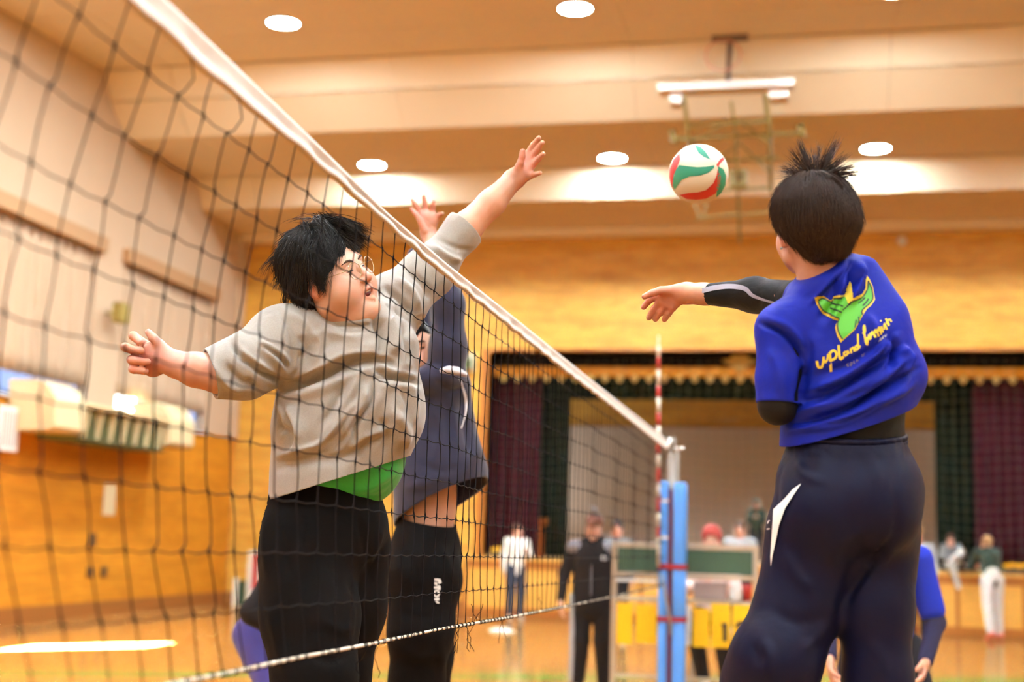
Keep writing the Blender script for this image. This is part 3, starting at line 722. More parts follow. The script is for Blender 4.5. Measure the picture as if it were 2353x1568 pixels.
# ------------------------------------------------------------------ people: shared pieces
def skin_mat(name, base, red):
    m = bpy.data.materials.new(name); m.use_nodes = True; nt = m.node_tree; b = nt.nodes['Principled BSDF']
    at = nt.nodes.new('ShaderNodeAttribute'); at.attribute_name = 'tint'
    tc = nt.nodes.new('ShaderNodeTexCoord'); n = nt.nodes.new('ShaderNodeTexNoise'); n.inputs['Scale'].default_value = 25; n.inputs['Detail'].default_value = 4
    ad = nt.nodes.new('ShaderNodeMath'); ad.operation = 'MULTIPLY_ADD'; ad.inputs[1].default_value = 0.5; nt.links.new(tc.outputs['Object'], n.inputs['Vector'])
    nt.links.new(n.outputs['Fac'], ad.inputs[0]); s2_ = nt.nodes.new('ShaderNodeMath'); s2_.operation = 'SUBTRACT'; s2_.inputs[1].default_value = 0.2; s2_.use_clamp = True
    nt.links.new(at.outputs['Fac'], ad.inputs[2]); nt.links.new(ad.outputs[0], s2_.inputs[0])
    mx = nt.nodes.new('ShaderNodeMix'); mx.data_type = 'RGBA'; mx.inputs['A'].default_value = base; mx.inputs['B'].default_value = red
    nt.links.new(s2_.outputs[0], mx.inputs['Factor']); nt.links.new(mx.outputs['Result'], b.inputs['Base Color'])
    b.inputs['Roughness'].default_value = 0.42; b.inputs['Subsurface Weight'].default_value = 0.12; b.inputs['Subsurface Radius'].default_value = (0.012, 0.004, 0.002); b.inputs['Subsurface Scale'].default_value = 1.0
    return m
M_skin = skin_mat('skin', srgb(232, 182, 150), srgb(196, 104, 84))
M_skin2 = skin_mat('warm skin', srgb(222, 168, 134), srgb(188, 98, 78))
M_hair = mat('black hair', srgb(17, 14, 13), 0.46, spec=0.3, noise=0.3, nscale=40)
M_hairb = mat('dark brown hair', srgb(48, 33, 24), 0.5, spec=0.22, noise=0.35, nscale=40)
M_eye = mat('dark eye line', srgb(30, 20, 18), 0.3)
M_white_eye = mat('eye white', srgb(225, 215, 205), 0.2)
M_mouth = mat('mouth inside', srgb(96, 34, 30), 0.4)
M_tooth = mat('teeth', srgb(228, 218, 200), 0.25)
M_brow = mat('eyebrow', srgb(66, 46, 36), 0.8)
def IA(px, py):                                  # right, up, towards-the-camera axes at a pixel
    t = -ray(px, py); t /= np.linalg.norm(t); u = M_WC.T @ np.array([0, -1, 0]); u = u - t*(u@t); u /= np.linalg.norm(u); r = np.cross(u, t); return r, u, t
def iax(px, py): r, u, t = IA(px, py); return np.array([r, t, u]).T   # columns for ellipsoids: across, depth, up
def set_tint(o, fn):
    v = np.array([x.co[:] for x in o.data.vertices]); a = o.data.attributes.new('tint', 'FLOAT', 'POINT'); a.data.foreach_set('value', np.clip(fn(v), 0, 1).astype(f32))
def face_tint(fr, v):
    l = (v - fr.o) @ fr.M / fr.sc; g = lambda c, r: np.exp(-(((l-np.array(c))/np.array(r))**2).sum(1))
    t = 0.75*g((0, .1, -.067), (.026, .03, .011)) + 0.35*g((0, .11, -.034), (.016, .02, .016)) + 0.5*g((.085, -.01, -.01), (.015, .03, .035)) + 0.5*g((-.085, -.01, -.01), (.015, .03, .035))
    return t + 0.22*g((.045, .07, -.035), (.03, .04, .03)) + 0.22*g((-.045, .07, -.035), (.03, .04, .03))
def head_bits(fr, parent, glasses=False, open_mouth=False, squint=True, brow=M_brow):
    for s_ in (1, -1):
        e = MB(); e.tube([fr.w(s_*0.0175, .0865, -.001), fr.w(s_*0.025, .0885, .0015 if not squint else .000), fr.w(s_*0.034, .0875, .0022 if not squint else .0005), fr.w(s_*0.046, .0815, -.001)], [.0008, .0022 if squint else .004, .0020 if squint else .004, .0008], 6)
        obj('eye', e, M_eye, parent, True)
        bm_ = MB(); bm_.tube([fr.w(s_*0.013, .0905, .020), fr.w(s_*0.024, .0905, .0245), fr.w(s_*0.036, .087, .026), fr.w(s_*0.050, .078, .021)], [.002, .0036, .0034, .001], 6)
        obj('eyebrow', bm_, brow, parent, True)
    if open_mouth:
        mo = MB().ball((0, 0, 0), (0.019, 0.012, 0.0088), 14, 10); mo.v = [tuple(fr.w(np.array(q)+(0, .083, -.0695))) for q in mo.v]; obj('mouth', mo, M_mouth, parent, True)
        te = MB().tube([fr.w(x, .0945-18*x*x, -.0640-3*x*x) for x in np.linspace(-.013, .013, 9)], .0031, 6); obj('teeth', te, M_tooth, parent, True)
        te = MB().tube([fr.w(x, .0880-18*x*x, -.0758) for x in np.linspace(-.010, .010, 9)], .0020, 6); obj('teeth', te, M_tooth, parent, True)
    if glasses:
        g = MB()
        for s_ in (1, -1):
            c = np.array((s_*0.0350, .1010, -.003)); n = 28; yaw = s_*0.12
            rg = [c + 0.0235*np.array((math.cos(2*math.pi*k/n)*math.cos(yaw), -math.cos(2*math.pi*k/n)*math.sin(yaw), math.sin(2*math.pi*k/n)*0.95)) for k in range(n+1)]
            g.tube([fr.w(q) for q in rg], .0013, 6, cap=False)
            g.tube([fr.w(s_*.0584, .0985, .004), fr.w(s_*.0705, .092, .005), fr.w(s_*.0790, .06, .004), fr.w(s_*.0815, .0, .004), fr.w(s_*.083, -.02, -.012)], .0011, 5)
            ln_ = MB(); ln_.add([fr.w(q) for q in rg[:-1]], [tuple(range(n))]); obj('lens', ln_, M_lens, parent)
        g.tube([fr.w(x, .1025+.006*(1-abs(x)/.012), .004+.004*(1-abs(x)/.012)) for x in np.linspace(-.0122, .0122, 7)], .0012, 6)
        obj('glasses_frame', g, M_goldm, parent, True)
M_goldm = mat('thin gold wire', srgb(226, 204, 164), 0.25, metal=0.8)
M_lens = bpy.data.materials.new('spectacle lens'); M_lens.use_nodes = True; nt = M_lens.node_tree; nt.nodes.clear()
o_ = nt.nodes.new('ShaderNodeOutputMaterial'); t_ = nt.nodes.new('ShaderNodeBsdfTransparent'); g_ = nt.nodes.new('ShaderNodeBsdfGlossy'); x_ = nt.nodes.new('ShaderNodeMixShader')
g_.inputs['Roughness'].default_value = 0.05; t_.inputs[0].default_value = (0.97, 0.97, 0.97, 1); x_.inputs[0].default_value = 0.10
nt.links.new(t_.outputs[0], x_.inputs[1]); nt.links.new(g_.outputs[0], x_.inputs[2]); nt.links.new(x_.outputs[0], o_.inputs[0])

def strands(name, fr, m, parent, base, sdf, n, seed, whorl, length, lift, width, keep, grav=0.0, wave=0.25, seg=6, wind=(0, 0, 0), flow=None):
    """combed hair: strands rooted on the hair mass that leave the whorl and follow its surface, as one mesh of thin tapered tubes"""
    rs = np.random.default_rng(seed); V = np.array([x.co[:] for x in base.data.vertices]); p = fr.loc(V.astype(f32)); p = p[keep(p)]
    p = p[rs.integers(0, len(p), n)] + rs.normal(size=(n, 3)).astype(f32)*0.002
    L = (length*(0.6+0.7*rs.random(n)))[:, None]; lf = lift*(0.2+1.3*rs.random(n)**2); jit = rs.normal(size=(n, 3))*wave; fx = 0 if flow is None else flow(p); path = []; wh = np.array(whorl, float)
    for s_ in range(seg+1):
        g = grad(sdf, p.astype(f32), 0.003); d = sdf(p.astype(f32)); p = p - g*(d - lf*(s_/seg)**1.5 - 0.0008)[:, None]; path.append(p.copy())
        v = p - wh; v -= g*(v*g).sum(1)[:, None]; v /= np.maximum(np.linalg.norm(v, axis=1, keepdims=True), 1e-5)
        v = v + jit + np.array((0, 0, -1.0))*grav + np.array(wind)*s_/seg + fx; v -= g*(v*g).sum(1)[:, None]*0.95; v /= np.maximum(np.linalg.norm(v, axis=1, keepdims=True), 1e-5); p = p + v*L/seg
    path = np.array(path).transpose(1, 0, 2); mb = MB(); W = width*(0.7+0.6*rs.random(n))
    for k in range(n): mb.tube([fr.w(x) for x in path[k]], [W[k]*(1-0.85*(i/seg)**1.6) for i in range(seg+1)], 3, cap=False)
    return stuff_part(obj(name, mb, m, parent, True))
def stuff_part(o): o['kind'] = 'stuff'; return o
def spikes(name, fr, m, parent, seed, tufts, width, fan, arch=0.06):
    """upright tufts: each tuft is (root, tip, strands)"""
    rs = np.random.default_rng(seed); mb = MB()
    for root, tip, n in tufts:
        root = np.array(root, float); tip = np.array(tip, float)
        for k in range(n):
            a = root + rs.normal(size=3)*fan; b_ = tip + rs.normal(size=3)*fan*1.2; mid = (a+b_)/2 + rs.normal(size=3)*fan*0.5 + (root-np.array((0, -0.02, 0.05)))*arch
            pts = [(1-t)**2*a + 2*t*(1-t)*mid + t*t*b_ for t in np.linspace(0, 1, 7)]
            mb.tube([fr.w(x) for x in pts], [width*(1-0.9*t**1.3) for t in np.linspace(0, 1, 7)], 3, cap=False)
    return stuff_part(obj(name, mb, m, parent, True))
def cloth_mat(name, col, rough=0.9, weave=900, wstr=0.12, mott=0.0, wr=14, wrs=0.25, sheen=0.15, spec=0.2):
    m = bpy.data.materials.new(name); m.use_nodes = True; nt = m.node_tree; b = nt.nodes['Principled BSDF']
    b.inputs['Roughness'].default_value = rough; b.inputs['Sheen Weight'].default_value = sheen; b.inputs['Specular IOR Level'].default_value = spec
    tc = nt.nodes.new('ShaderNodeTexCoord'); n = nt.nodes.new('ShaderNodeTexNoise'); n.inputs['Scale'].default_value = weave; n.inputs['Detail'].default_value = 2
    n2 = nt.nodes.new('ShaderNodeTexNoise'); n2.inputs['Scale'].default_value = wr; n2.inputs['Detail'].default_value = 3; n2.inputs['Distortion'].default_value = 0.6
    for q in (n, n2): nt.links.new(tc.outputs['Object'], q.inputs['Vector'])
    b1 = nt.nodes.new('ShaderNodeBump'); b1.inputs['Strength'].default_value = wrs; b1.inputs['Distance'].default_value = 0.02; nt.links.new(n2.outputs['Fac'], b1.inputs['Height'])
    b2 = nt.nodes.new('ShaderNodeBump'); b2.inputs['Strength'].default_value = wstr; b2.inputs['Distance'].default_value = 0.002; nt.links.new(n.outputs['Fac'], b2.inputs['Height']); nt.links.new(b1.outputs['Normal'], b2.inputs['Normal'])
    nt.links.new(b2.outputs['Normal'], b.inputs['Normal'])
    mx = nt.nodes.new('ShaderNodeMix'); mx.data_type = 'RGBA'; mx.inputs['A'].default_value = tuple(c*(1-mott) for c in col[:3])+(1,); mx.inputs['B'].default_value = tuple(min(1, c*(1+mott)) for c in col[:3])+(1,)
    n3 = nt.nodes.new('ShaderNodeTexNoise'); n3.inputs['Scale'].default_value = 260; n3.inputs['Detail'].default_value = 3; nt.links.new(tc.outputs['Object'], n3.inputs['Vector']); nt.links.new(n3.outputs['Fac'], mx.inputs['Factor']); nt.links.new(mx.outputs['Result'], b.inputs['Base Color'])
    return m
def decal(name, o_bvh, poly, m, parent, off=0.0025, sub=4.0, line=None, normal_side=True):
    """flat print on cloth: a pixel outline laid onto the garment's surface"""
    def hit(q):
        r = ray(*q); r = Vector(tuple(r)).normalized(); h = o_bvh.ray_cast(Vector(tuple(CAM)), r)
        if h[0] is None: return None
        n = h[1] if h[1].dot(r) < 0 else -h[1]; return h[0] + n*off
    if line is not None:                         # stroke of given pixel width
        pts = curve2(poly, 5); vs = []; fs = []
        for i, p in enumerate(pts):
            t = pts[min(i+1, len(pts)-1)] - pts[max(i-1, 0)]; t = t/max(np.hypot(*t), 1e-6); nrm = np.array((-t[1], t[0])); w = line if not hasattr(line, '__len__') else np.interp(i/(len(pts)-1), np.linspace(0, 1, len(line)), line)
            a, b_ = hit(p+nrm*w/2), hit(p-nrm*w/2)
            if a is None or b_ is None: continue
            vs += [a, b_]
        fs = [(2*i, 2*i+1, 2*i+3, 2*i+2) for i in range(len(vs)//2-1)]
        return vs, fs
    P2 = np.array(poly, float); bm = bmesh.new(); vv = [bm.verts.new((x, y, 0)) for x, y in P2]; bm.faces.new(vv); bmesh.ops.triangulate(bm, faces=bm.faces)
    for _ in range(5):
        L = [e for e in bm.edges if e.calc_length() > sub]
        if not L: break
        bmesh.ops.subdivide_edges(bm, edges=L, cuts=1); bmesh.ops.triangulate(bm, faces=bm.faces)
    bm.verts.index_update(); ok = {}; vs = []
    for x in bm.verts:
        h = hit((x.co.x, x.co.y))
        if h is not None: ok[x.index] = len(vs); vs.append(h)
    fs = [tuple(ok[x.index] for x in f.verts) for f in bm.faces if all(x.index in ok for x in f.verts)]; bm.free()
    return vs, fs
def decals(name, bvh, items, m, parent, off=0.0025, each=False):
    if each:
        for it in items: decals(name, bvh, [it], m, parent, off)
        return
    mb = MB()
    for it in items:
        poly, line = it; v, f = decal(name, bvh, poly, m, parent, off, line=line); mb.add(v, f)
    return mesh_obj(name, mb.v, mb.f, m, parent, False, fixn=False)

# ------------------------------------------------------------------ the blocker in the grey sweatshirt
YA = 3.75
A = thing('person', 'person in grey sweatshirt and glasses jumping at the net with one arm over it', 'person', PZ(745, 1240, 0.0) if False else (P(745, 1240, YA)[0], YA, 0.35))
r_, u_, t_ = IA(770, 640); th = math.radians(35)
fwdA = math.cos(th)*(0.945*r_ + 0.33*u_) + math.sin(th)*t_; upA = -0.33*r_ + 0.945*u_ + 0.06*t_
hA = Frame(P(760, 637, 3.62), fwdA, upA, 1.15)
sA = S(0.03)
sA.other(in_frame(hA, head_sdf(0.013, True)), k=0.0)
sA.cap(hA.w(0, -0.02, -0.05), P(800, 775, 3.70), 0.068, 0.075, k=0.035)
# arms
armR = [P(600, 815, 3.56), P(505, 858, 3.48), P(450, 850, 3.455), P(405, 838, 3.445)]; sA.chain(armR, [0.060, 0.056, 0.048, 0.038], k=0.02)
YH = 3.44
def fing(s, pts, rs, k=0.004):
    q = [P(*p) for p in pts]; s.chain(q, rs, k=k)
hs = S(0.012); sA_hand = hs
hs.cap(P(405, 838, 3.445), P(372, 826, 3.44), 0.038, 0.034, k=0.02)
hs.ell(P(352, 826, 3.442), (0.040, 0.024, 0.052), iax(352, 826), k=0.02)
hs.cap(P(384, 816, 3.435), P(368, 793, 3.425), 0.021, 0.0150, k=0.016); hs.cap(P(368, 793, 3.425), P(352, 777, 3.418), 0.0140, 0.0128, k=0.004); hs.cap(P(352, 777, 3.418), P(341, 764, 3.414), 0.0128, 0.0098, k=0.004)
for mcp, pip, dip, tip in (((338, 796, 3.45), (306, 772, 3.43), (308, 773, 3.405), (322, 787, 3.392)), ((326, 812, 3.45), (288, 798, 3.43), (292, 799, 3.400), (324, 807, 3.388)),
                           ((326, 832, 3.45), (302, 827, 3.432), (304, 828, 3.400), (338, 832, 3.390)), ((332, 850, 3.45), (306, 848, 3.435), (308, 849, 3.408), (333, 853, 3.398))):
    fing(hs, (mcp, pip), (0.0150, 0.0128), k=0.008); fing(hs, (pip, dip, tip), (0.0130, 0.0126, 0.0106))
sA.other(hs, k=0.012)
armL = [P(985, 610, 3.93), P(1070, 525, 3.98), P(1130, 466, 4.0), P(1180, 412, 4.02)]; sA.chain(armL, [0.050, 0.050, 0.043, 0.033], k=0.02)
hl = S(0.012)
hl.cap(P(1180, 412, 4.02), P(1196, 398, 4.02), 0.032, 0.027, k=0.015, flat=(IA(1200, 380)[2], 0.8))
hl.cap(P(1190, 408, 4.02), P(1203, 398, 4.02), 0.030, 0.026, k=0.012)
for b0, b1, b2, tip, rr in (((1200, 388), (1212, 354), (1226, 333), (1238, 317), .0098), ((1206, 390), (1222, 360), (1236, 342), (1246, 328), .0098), ((1208, 396), (1224, 378), (1238, 364), (1248, 354), .0098), ((1206, 404), (1218, 404), (1230, 401), (1241, 398), .0085)):
    hl.cap(P(*b0, 4.02), P(*b1, 4.02), 0.016, 0.0120, k=0.012); fing(hl, ((*b1, 4.02), (*b2, 4.01), (*tip, 3.995)), (rr*1.15, rr, rr*0.8))
hl.cap(P(1186, 398, 4.00), P(1196, 374, 3.985), 0.016, 0.0115, k=0.012); fing(hl, ((1196, 374, 3.985), (1200, 360, 3.98), (1201, 347, 3.975)), (0.0112, 0.0100, 0.0085))
sA.other(hl, k=0.012)
# the rest of the body, under the clothes
sb = S(0.06)
axA = iax(800, 900)
sb.ell(P(805, 810, 3.76), (0.17, 0.15, 0.16), axA).ell(P(805, 960, 3.77), (0.17, 0.16, 0.17), axA).ell(P(750, 1200, 3.80), (0.14, 0.13, 0.13), axA)
sb.chain([P(660, 770, 3.62), P(560, 840, 3.52)], [0.075, 0.06]).chain([P(900, 700, 3.86), P(985, 615, 3.93)], [0.07, 0.06])
legN = [P(700, 1280, 3.72), P(722, 1560, 3.62), P(690, 1860, 3.86)]; legF = [P(805, 1280, 3.88), P(792, 1540, 3.86), P(800, 1850, 4.05)]
sb.chain(legN, [0.095, 0.055, 0.045]).chain(legF, [0.08, 0.045, 0.04])
for q in (legN[-1], legF[-1]): sb.cap(q, q + np.array((0.16, -0.02, -0.10)), 0.042, 0.03)
full = S(0.02); full.other(sA); full.other(sb, k=0.02)
def bx(c, half): c = np.asarray(c); return c-half, c+half
parts = [skin(full, *box_of([hA.w(-.11, -.15, -.16), hA.w(.11, .14, .16), hA.w(-.11, .14, .16), hA.w(.11, -.15, .16), hA.w(0, 0, .16), hA.w(0, .14, -.15)], 0.012), 0.0042),
         skin(full, *box_of([P(270, 740, 3.36), P(420, 880, 3.36), P(270, 740, 3.50), P(420, 880, 3.50)], 0.0), 0.0036),
         skin(full, *box_of([P(1165, 300, 3.94), P(1262, 450, 3.94), P(1165, 300, 4.06), P(1262, 450, 4.06)], 0.0), 0.0036),
         skin(full, *box_of([P(400, 760, 3.38), P(560, 960, 3.38), P(400, 760, 3.58), P(560, 960, 3.58)], 0.01), 0.008),
         skin(full, *box_of([P(1000, 410, 3.9), P(1185, 660, 3.9), P(1000, 410, 4.08), P(1185, 660, 4.08)], 0.0), 0.008),
         skin(full, *box_of([q for q in legN+legF] + [P(640, 700, 3.6), P(960, 900, 3.9)], 0.2), 0.022)]
V_, Q_ = join_skin(parts)
bodyA = mesh_obj('body', V_, Q_, M_skin, A, True, fixn=False)
def near_px(v, c, r): q = proj(v); return np.exp(-(((q-np.array(c))/np.array(r))**2).sum(1))
set_tint(bodyA, lambda v: 0.15 + face_tint(hA, v) + 0.5*near_px(v, (330, 825), (70, 55)) + 0.4*near_px(v, (1215, 370), (45, 60)) + 0.25*near_px(v, (460, 850), (60, 60)))
head_bits(hA, A, glasses=True, open_mouth=True)
# hair
hf = S(0.02)
hf.ell((0, -0.026, 0.052), (0.089, 0.106, 0.098)); hf.cap((0.055, -0.05, 0.0), (0.05, -0.06, -0.065), 0.035, 0.022, k=0.03); hf.cap((-0.055, -0.05, 0.0), (-0.05, -0.06, -0.065), 0.035, 0.022, k=0.03)
hf.cap((0, -0.10, 0.02), (0, -0.085, -0.06), 0.03, 0.02, k=0.03)
hf.cap((-0.03, 0.035, 0.112), (-0.068, 0.055, 0.075), 0.020, 0.010, k=0.05); hf.cap((0.05, 0.015, 0.095), (0.076, 0.030, 0.035), 0.014, 0.008, k=0.04); hf.cap((0.076, 0.02, 0.03), (0.080, 0.012, -0.012), 0.012, 0.007, k=0.02)
hf.ell((0, 0.13, -0.02), (0.066, 0.080, 0.098), k=0.012, sub=True)
for s__ in (1, -1): hf.ell((s__*0.085, 0.0, -0.030), (0.02, 0.030, 0.034), k=0.01, sub=True)
hairA = blob('hair', in_frame(hA, hf), *box_of([hA.w(-.12, -.16, -.12), hA.w(.12, .12, .18), hA.w(-.12, .12, .18), hA.w(.12, -.16, -.12), hA.w(0, -.16, .18)], 0.02), 0.006, M_hair, A, disp=lambda v, g: 0.003*wob(v, 90, 3))
keepA = lambda p: (p[:, 2] > -0.09) & ~((p[:, 1] > 0.05) & (np.abs(p[:, 0]) < .06) & (p[:, 2] < .08)) & ~((np.abs(p[:, 0]) > .055) & (p[:, 2] < -.03) & (p[:, 1] > -.03))
flowA = lambda p: np.where(((p[:, 1] > 0.0) & (np.abs(p[:, 0]) < 0.07) & (p[:, 2] > 0.06))[:, None], np.stack([np.where(p[:, 0] > -0.002, 2.4, -2.4), -0.3+0*p[:, 0], 0*p[:, 0]], 1), 0.0)
strands('hair_strands', hA, M_hair, A, hairA, hf, 4200, 5, (0.0, -0.01, 0.15), 0.075, 0.016, 0.0011, keepA, grav=0.35, wind=(0.0, -0.5, 0.0), flow=flowA)
frontA = lambda p: (p[:, 1] > 0.02) & (p[:, 2] > 0.055) & (np.abs(p[:, 0]) < 0.075)
strands('front_strands', hA, M_hair, A, hairA, hf, 1500, 6, (0.0, 0.0, 0.16), 0.055, 0.012, 0.0011, frontA, grav=0.2, flow=lambda p: np.stack([np.where(p[:, 0] > -0.002, 1.0, -1.0), 0*p[:, 0], 0*p[:, 0]], 1))
tuftsA = [((-0.02, 0.03, 0.142), (-0.085, 0.092, 0.055), 150), ((-0.03, 0.01, 0.150), (-0.098, 0.065, 0.04), 150), ((-0.01, 0.045, 0.14), (-0.070, 0.110, 0.075), 110), ((0.015, 0.03, 0.146), (0.080, 0.074, 0.055), 130), ((0.03, 0.01, 0.146), (0.094, 0.055, 0.02), 150), ((0.05, 0.02, 0.120), (0.092, 0.035, -0.015), 90), ((0.0, 0.02, 0.152), (0.05, 0.085, 0.105), 50), ((-0.01, 0.03, 0.148), (-0.045, 0.108, 0.082), 70), ((-0.005, 0.035, 0.146), (-0.02, 0.112, 0.092), 50), ((0.04, 0.04, 0.125), (0.078, 0.082, 0.03), 16),
          ((0.02, -0.02, 0.15), (0.05, 0.07, 0.125), 12), ((0.03, -0.1, 0.10), (0.06, -0.155, 0.07), 16), ((0.05, -0.1, 0.02), (0.07, -0.13, -0.06), 20), ((0.01, -0.12, 0.06), (0.02, -0.165, 0.02), 16), ((-0.02, 0.0, 0.15), (0.0, -0.07, 0.178), 8)]
spikes('fringe', hA, M_hair, A, 8, tuftsA, 0.0012, 0.0065, 0.16)

# sweatshirt
M_grey = cloth_mat('grey marl sweatshirt', srgb(160, 154, 144), 0.95, mott=0.16, wr=9, wrs=0.35, sheen=0.25)
gs = S(0.07)
gs.ell(P(810, 805, 3.76), (0.205, 0.185, 0.150), axA); gs.ell(P(800, 930, 3.76), (0.205, 0.195, 0.20), axA); gs.ell(P(880, 945, 3.76), (0.125, 0.15, 0.15), axA)
gs.chain([P(775, 1000, 3.77), P(775, 1130, 3.79)], [0.200, 0.208], flat=(IA(775, 1050)[2], 1.0))
gs.chain([P(690, 772, 3.64), P(650, 785, 3.60)], [0.095, 0.098]); gs.chain([P(650, 785, 3.60), P(560, 842, 3.52), P(470, 864, 3.46)], [0.098, 0.084, 0.072], k=0.05)
gs.chain([P(860, 742, 3.83), P(905, 702, 3.86), P(985, 626, 3.93), P(1062, 530, 3.975), P(1080, 512, 3.985)], [0.100, 0.090, 0.076, 0.056, 0.056], k=0.05)
nb_ = P(806, 738, 3.70); nd = hA.w(0, -0.02, -0.05) - P(800, 775, 3.70); nd /= np.linalg.norm(nd); e1 = np.cross(nd, t_); e1 /= np.linalg.norm(e1); e2 = np.cross(nd, e1)
ring = [nb_ + 0.098*(math.cos(a)*e1 + math.sin(a)*e2) for a in np.linspace(0, 2*math.pi, 17)]
gs.chain(ring, [0.021]*17, k=0.03)
foldA = [([(622, 892), (690, 880), (745, 862), (800, 838), (860, 826), (915, 838)], -0.014, 10), ([(650, 862), (720, 848), (790, 815), (850, 800), (900, 812)], 0.013, 22), ([(640, 915), (700, 905), (770, 880), (830, 855), (880, 850)], 0.010, 14),
         ([(640, 705), (664, 750), (672, 800), (668, 850)], -0.008, 7), ([(690, 770), (705, 805), (694, 832)], -0.009, 10), ([(720, 760), (735, 790), (720, 840)], 0.012, 14),
         ([(532, 783), (552, 815), (617, 860), (650, 880)], -0.018, 7), ([(545, 800), (575, 830), (630, 865)], 0.010, 10), ([(590, 780), (620, 815), (655, 850)], 0.012, 12), ([(480, 830), (520, 880), (560, 900)], 0.010, 9), ([(520, 835), (545, 870), (585, 890)], -0.010, 8),
         ([(856, 876), (852, 925), (818, 975), (812, 1020)], -0.013, 5), ([(840, 880), (836, 925), (803, 975), (790, 1030)], 0.012, 11), ([(855, 872), (915, 868), (975, 880)], -0.007, 4), ([(870, 890), (930, 890), (970, 905)], 0.006, 9),
         ([(835, 850), (805, 905), (775, 960), (750, 1010)], 0.014, 13), ([(790, 880), (770, 930), (735, 985)], -0.010, 11), ([(650, 930), (680, 960), (690, 1010), (670, 1060)], 0.012, 14), ([(640, 975), (665, 1000), (660, 1040)], -0.009, 9),
         ([(620, 1080), (700, 1060), (790, 1050), (870, 1010)], -0.010, 12), ([(900, 940), (930, 985), (925, 1030)], 0.012, 13), ([(870, 960), (890, 1000), (880, 1045)], -0.009, 9),
         ([(880, 660), (920, 690), (950, 730)], -0.013, 8), ([(905, 640), (945, 670), (965, 715)], 0.010, 9), ([(930, 615), (975, 655), (990, 690)], -0.010, 8), ([(985, 560), (1030, 590), (1062, 600)], 0.010, 8), ([(1000, 545), (1050, 570), (1085, 575)], -0.004, 6), ([(880, 720), (905, 770), (900, 820)], 0.016, 12), ([(860, 730), (875, 780), (868, 820)], -0.014, 9), ([(925, 740), (940, 800), (940, 850)], -0.012, 10),
         ([(740, 735), (800, 750), (860, 748)], -0.008, 6), ([(700, 725), (760, 765), (840, 775)], 0.008, 14),
         ([(618, 892), (654, 899), (697, 882), (745, 861), (787, 842), (825, 820)], -0.010, 5), ([(697, 868), (745, 846), (797, 818), (873, 818), (930, 848)], 0.007, 7), ([(854, 851), (902, 868), (965, 880)], -0.009, 5), ([(860, 838), (905, 855), (960, 865)], 0.006, 6),
         ([(592, 794), (640, 822), (660, 846)], -0.009, 5), ([(600, 784), (648, 812), (668, 838)], 0.006, 6), ([(540, 818), (583, 847), (630, 876)], -0.009, 5), ([(548, 806), (590, 836), (636, 866)], 0.006, 6), ([(568, 870), (588, 894)], -0.008, 5), ([(692, 808), (684, 846), (668, 868)], -0.006, 5),
         ([(835, 908), (797, 951), (764, 994), (721, 1032)], 0.009, 7), ([(826, 950), (806, 985), (768, 1037)], -0.008, 6), ([(906, 980), (835, 1004), (806, 1037)], 0.007, 7), ([(900, 1000), (845, 1022), (820, 1050)], -0.006, 5), ([(630, 904), (654, 951), (659, 985)], 0.007, 6), ([(668, 937), (687, 980), (690, 1010)], 0.007, 6), ([(621, 918), (640, 965), (643, 1000)], -0.008, 5), ([(655, 930), (672, 980), (674, 1020)], -0.007, 5),
         ([(640, 1046), (683, 1037), (740, 1018)], 0.007, 7), ([(632, 1062), (690, 1054), (760, 1036)], -0.006, 5), ([(930, 880), (955, 930), (950, 980)], 0.007, 7), ([(915, 890), (938, 940), (930, 990)], -0.006, 6), ([(885, 700), (925, 735), (945, 775)], -0.007, 5), ([(760, 745), (800, 765), (850, 760)], -0.006, 6), ([(660, 720), (700, 745), (730, 790)], 0.005, 8)]
def dispA(v, g): return 1.6*folds(v, g, foldA) + 0.006*wob(v, 22, 11) + 0.002*wob(v, 60, 12)
cuffRdir = P(470, 864, 3.46)-P(560, 842, 3.52); cuffLdir = P(1080, 512, 3.985)-P(1062, 530, 3.975)
hem0 = P(775, 1100, 3.79); r1, u1, t1 = IA(775, 1095); hemn = -(u1*0.965 + r1*-0.275 + t1*0.0); hemn = -(0.958*u1 - 0.287*r1)
shA = blob('sweatshirt', gs, *box_of([P(440, 640, 3.4), P(1110, 480, 4.05), P(700, 1160, 3.5), P(1000, 1160, 4.02), P(600, 700, 3.5)], 0.03), 0.0050, M_grey, A, disp=dispA,
           cuts=[(P(486, 862, 3.46), cuffRdir, 0.16), (P(1068, 522, 3.98), cuffLdir, 0.11), (hem0, hemn, 0.62)], thick=0.008)
# ribbed cuff and the sweatshirt hem band
def ringband(name, c, n, rx, ry, h, m, parent, ex=None, tilt=0, tube_=0.006):
    n = np.asarray(n, float); n /= np.linalg.norm(n); ex = np.cross(n, IA(800, 900)[2]) if ex is None else np.asarray(ex); ex = ex - n*(ex@n); ex /= np.linalg.norm(ex); ey = np.cross(n, ex)
    mb = MB(); K = 40; g = []
    for d, rr in ((0, 0.97), (0, 1.0), (0.25*h, 1.035), (0.75*h, 1.035), (h, 1.0), (h, 0.93)): g.append([np.asarray(c)+n*d+rr*(rx*math.cos(2*math.pi*k/K)*ex+ry*math.sin(2*math.pi*k/K)*ey) for k in range(K+1)])
    return obj(name, mb.sheet(g), m, parent, True)
ringband('cuff', P(1050, 542, 3.97), cuffLdir, 0.0585, 0.0585, 0.040, M_grey, A)
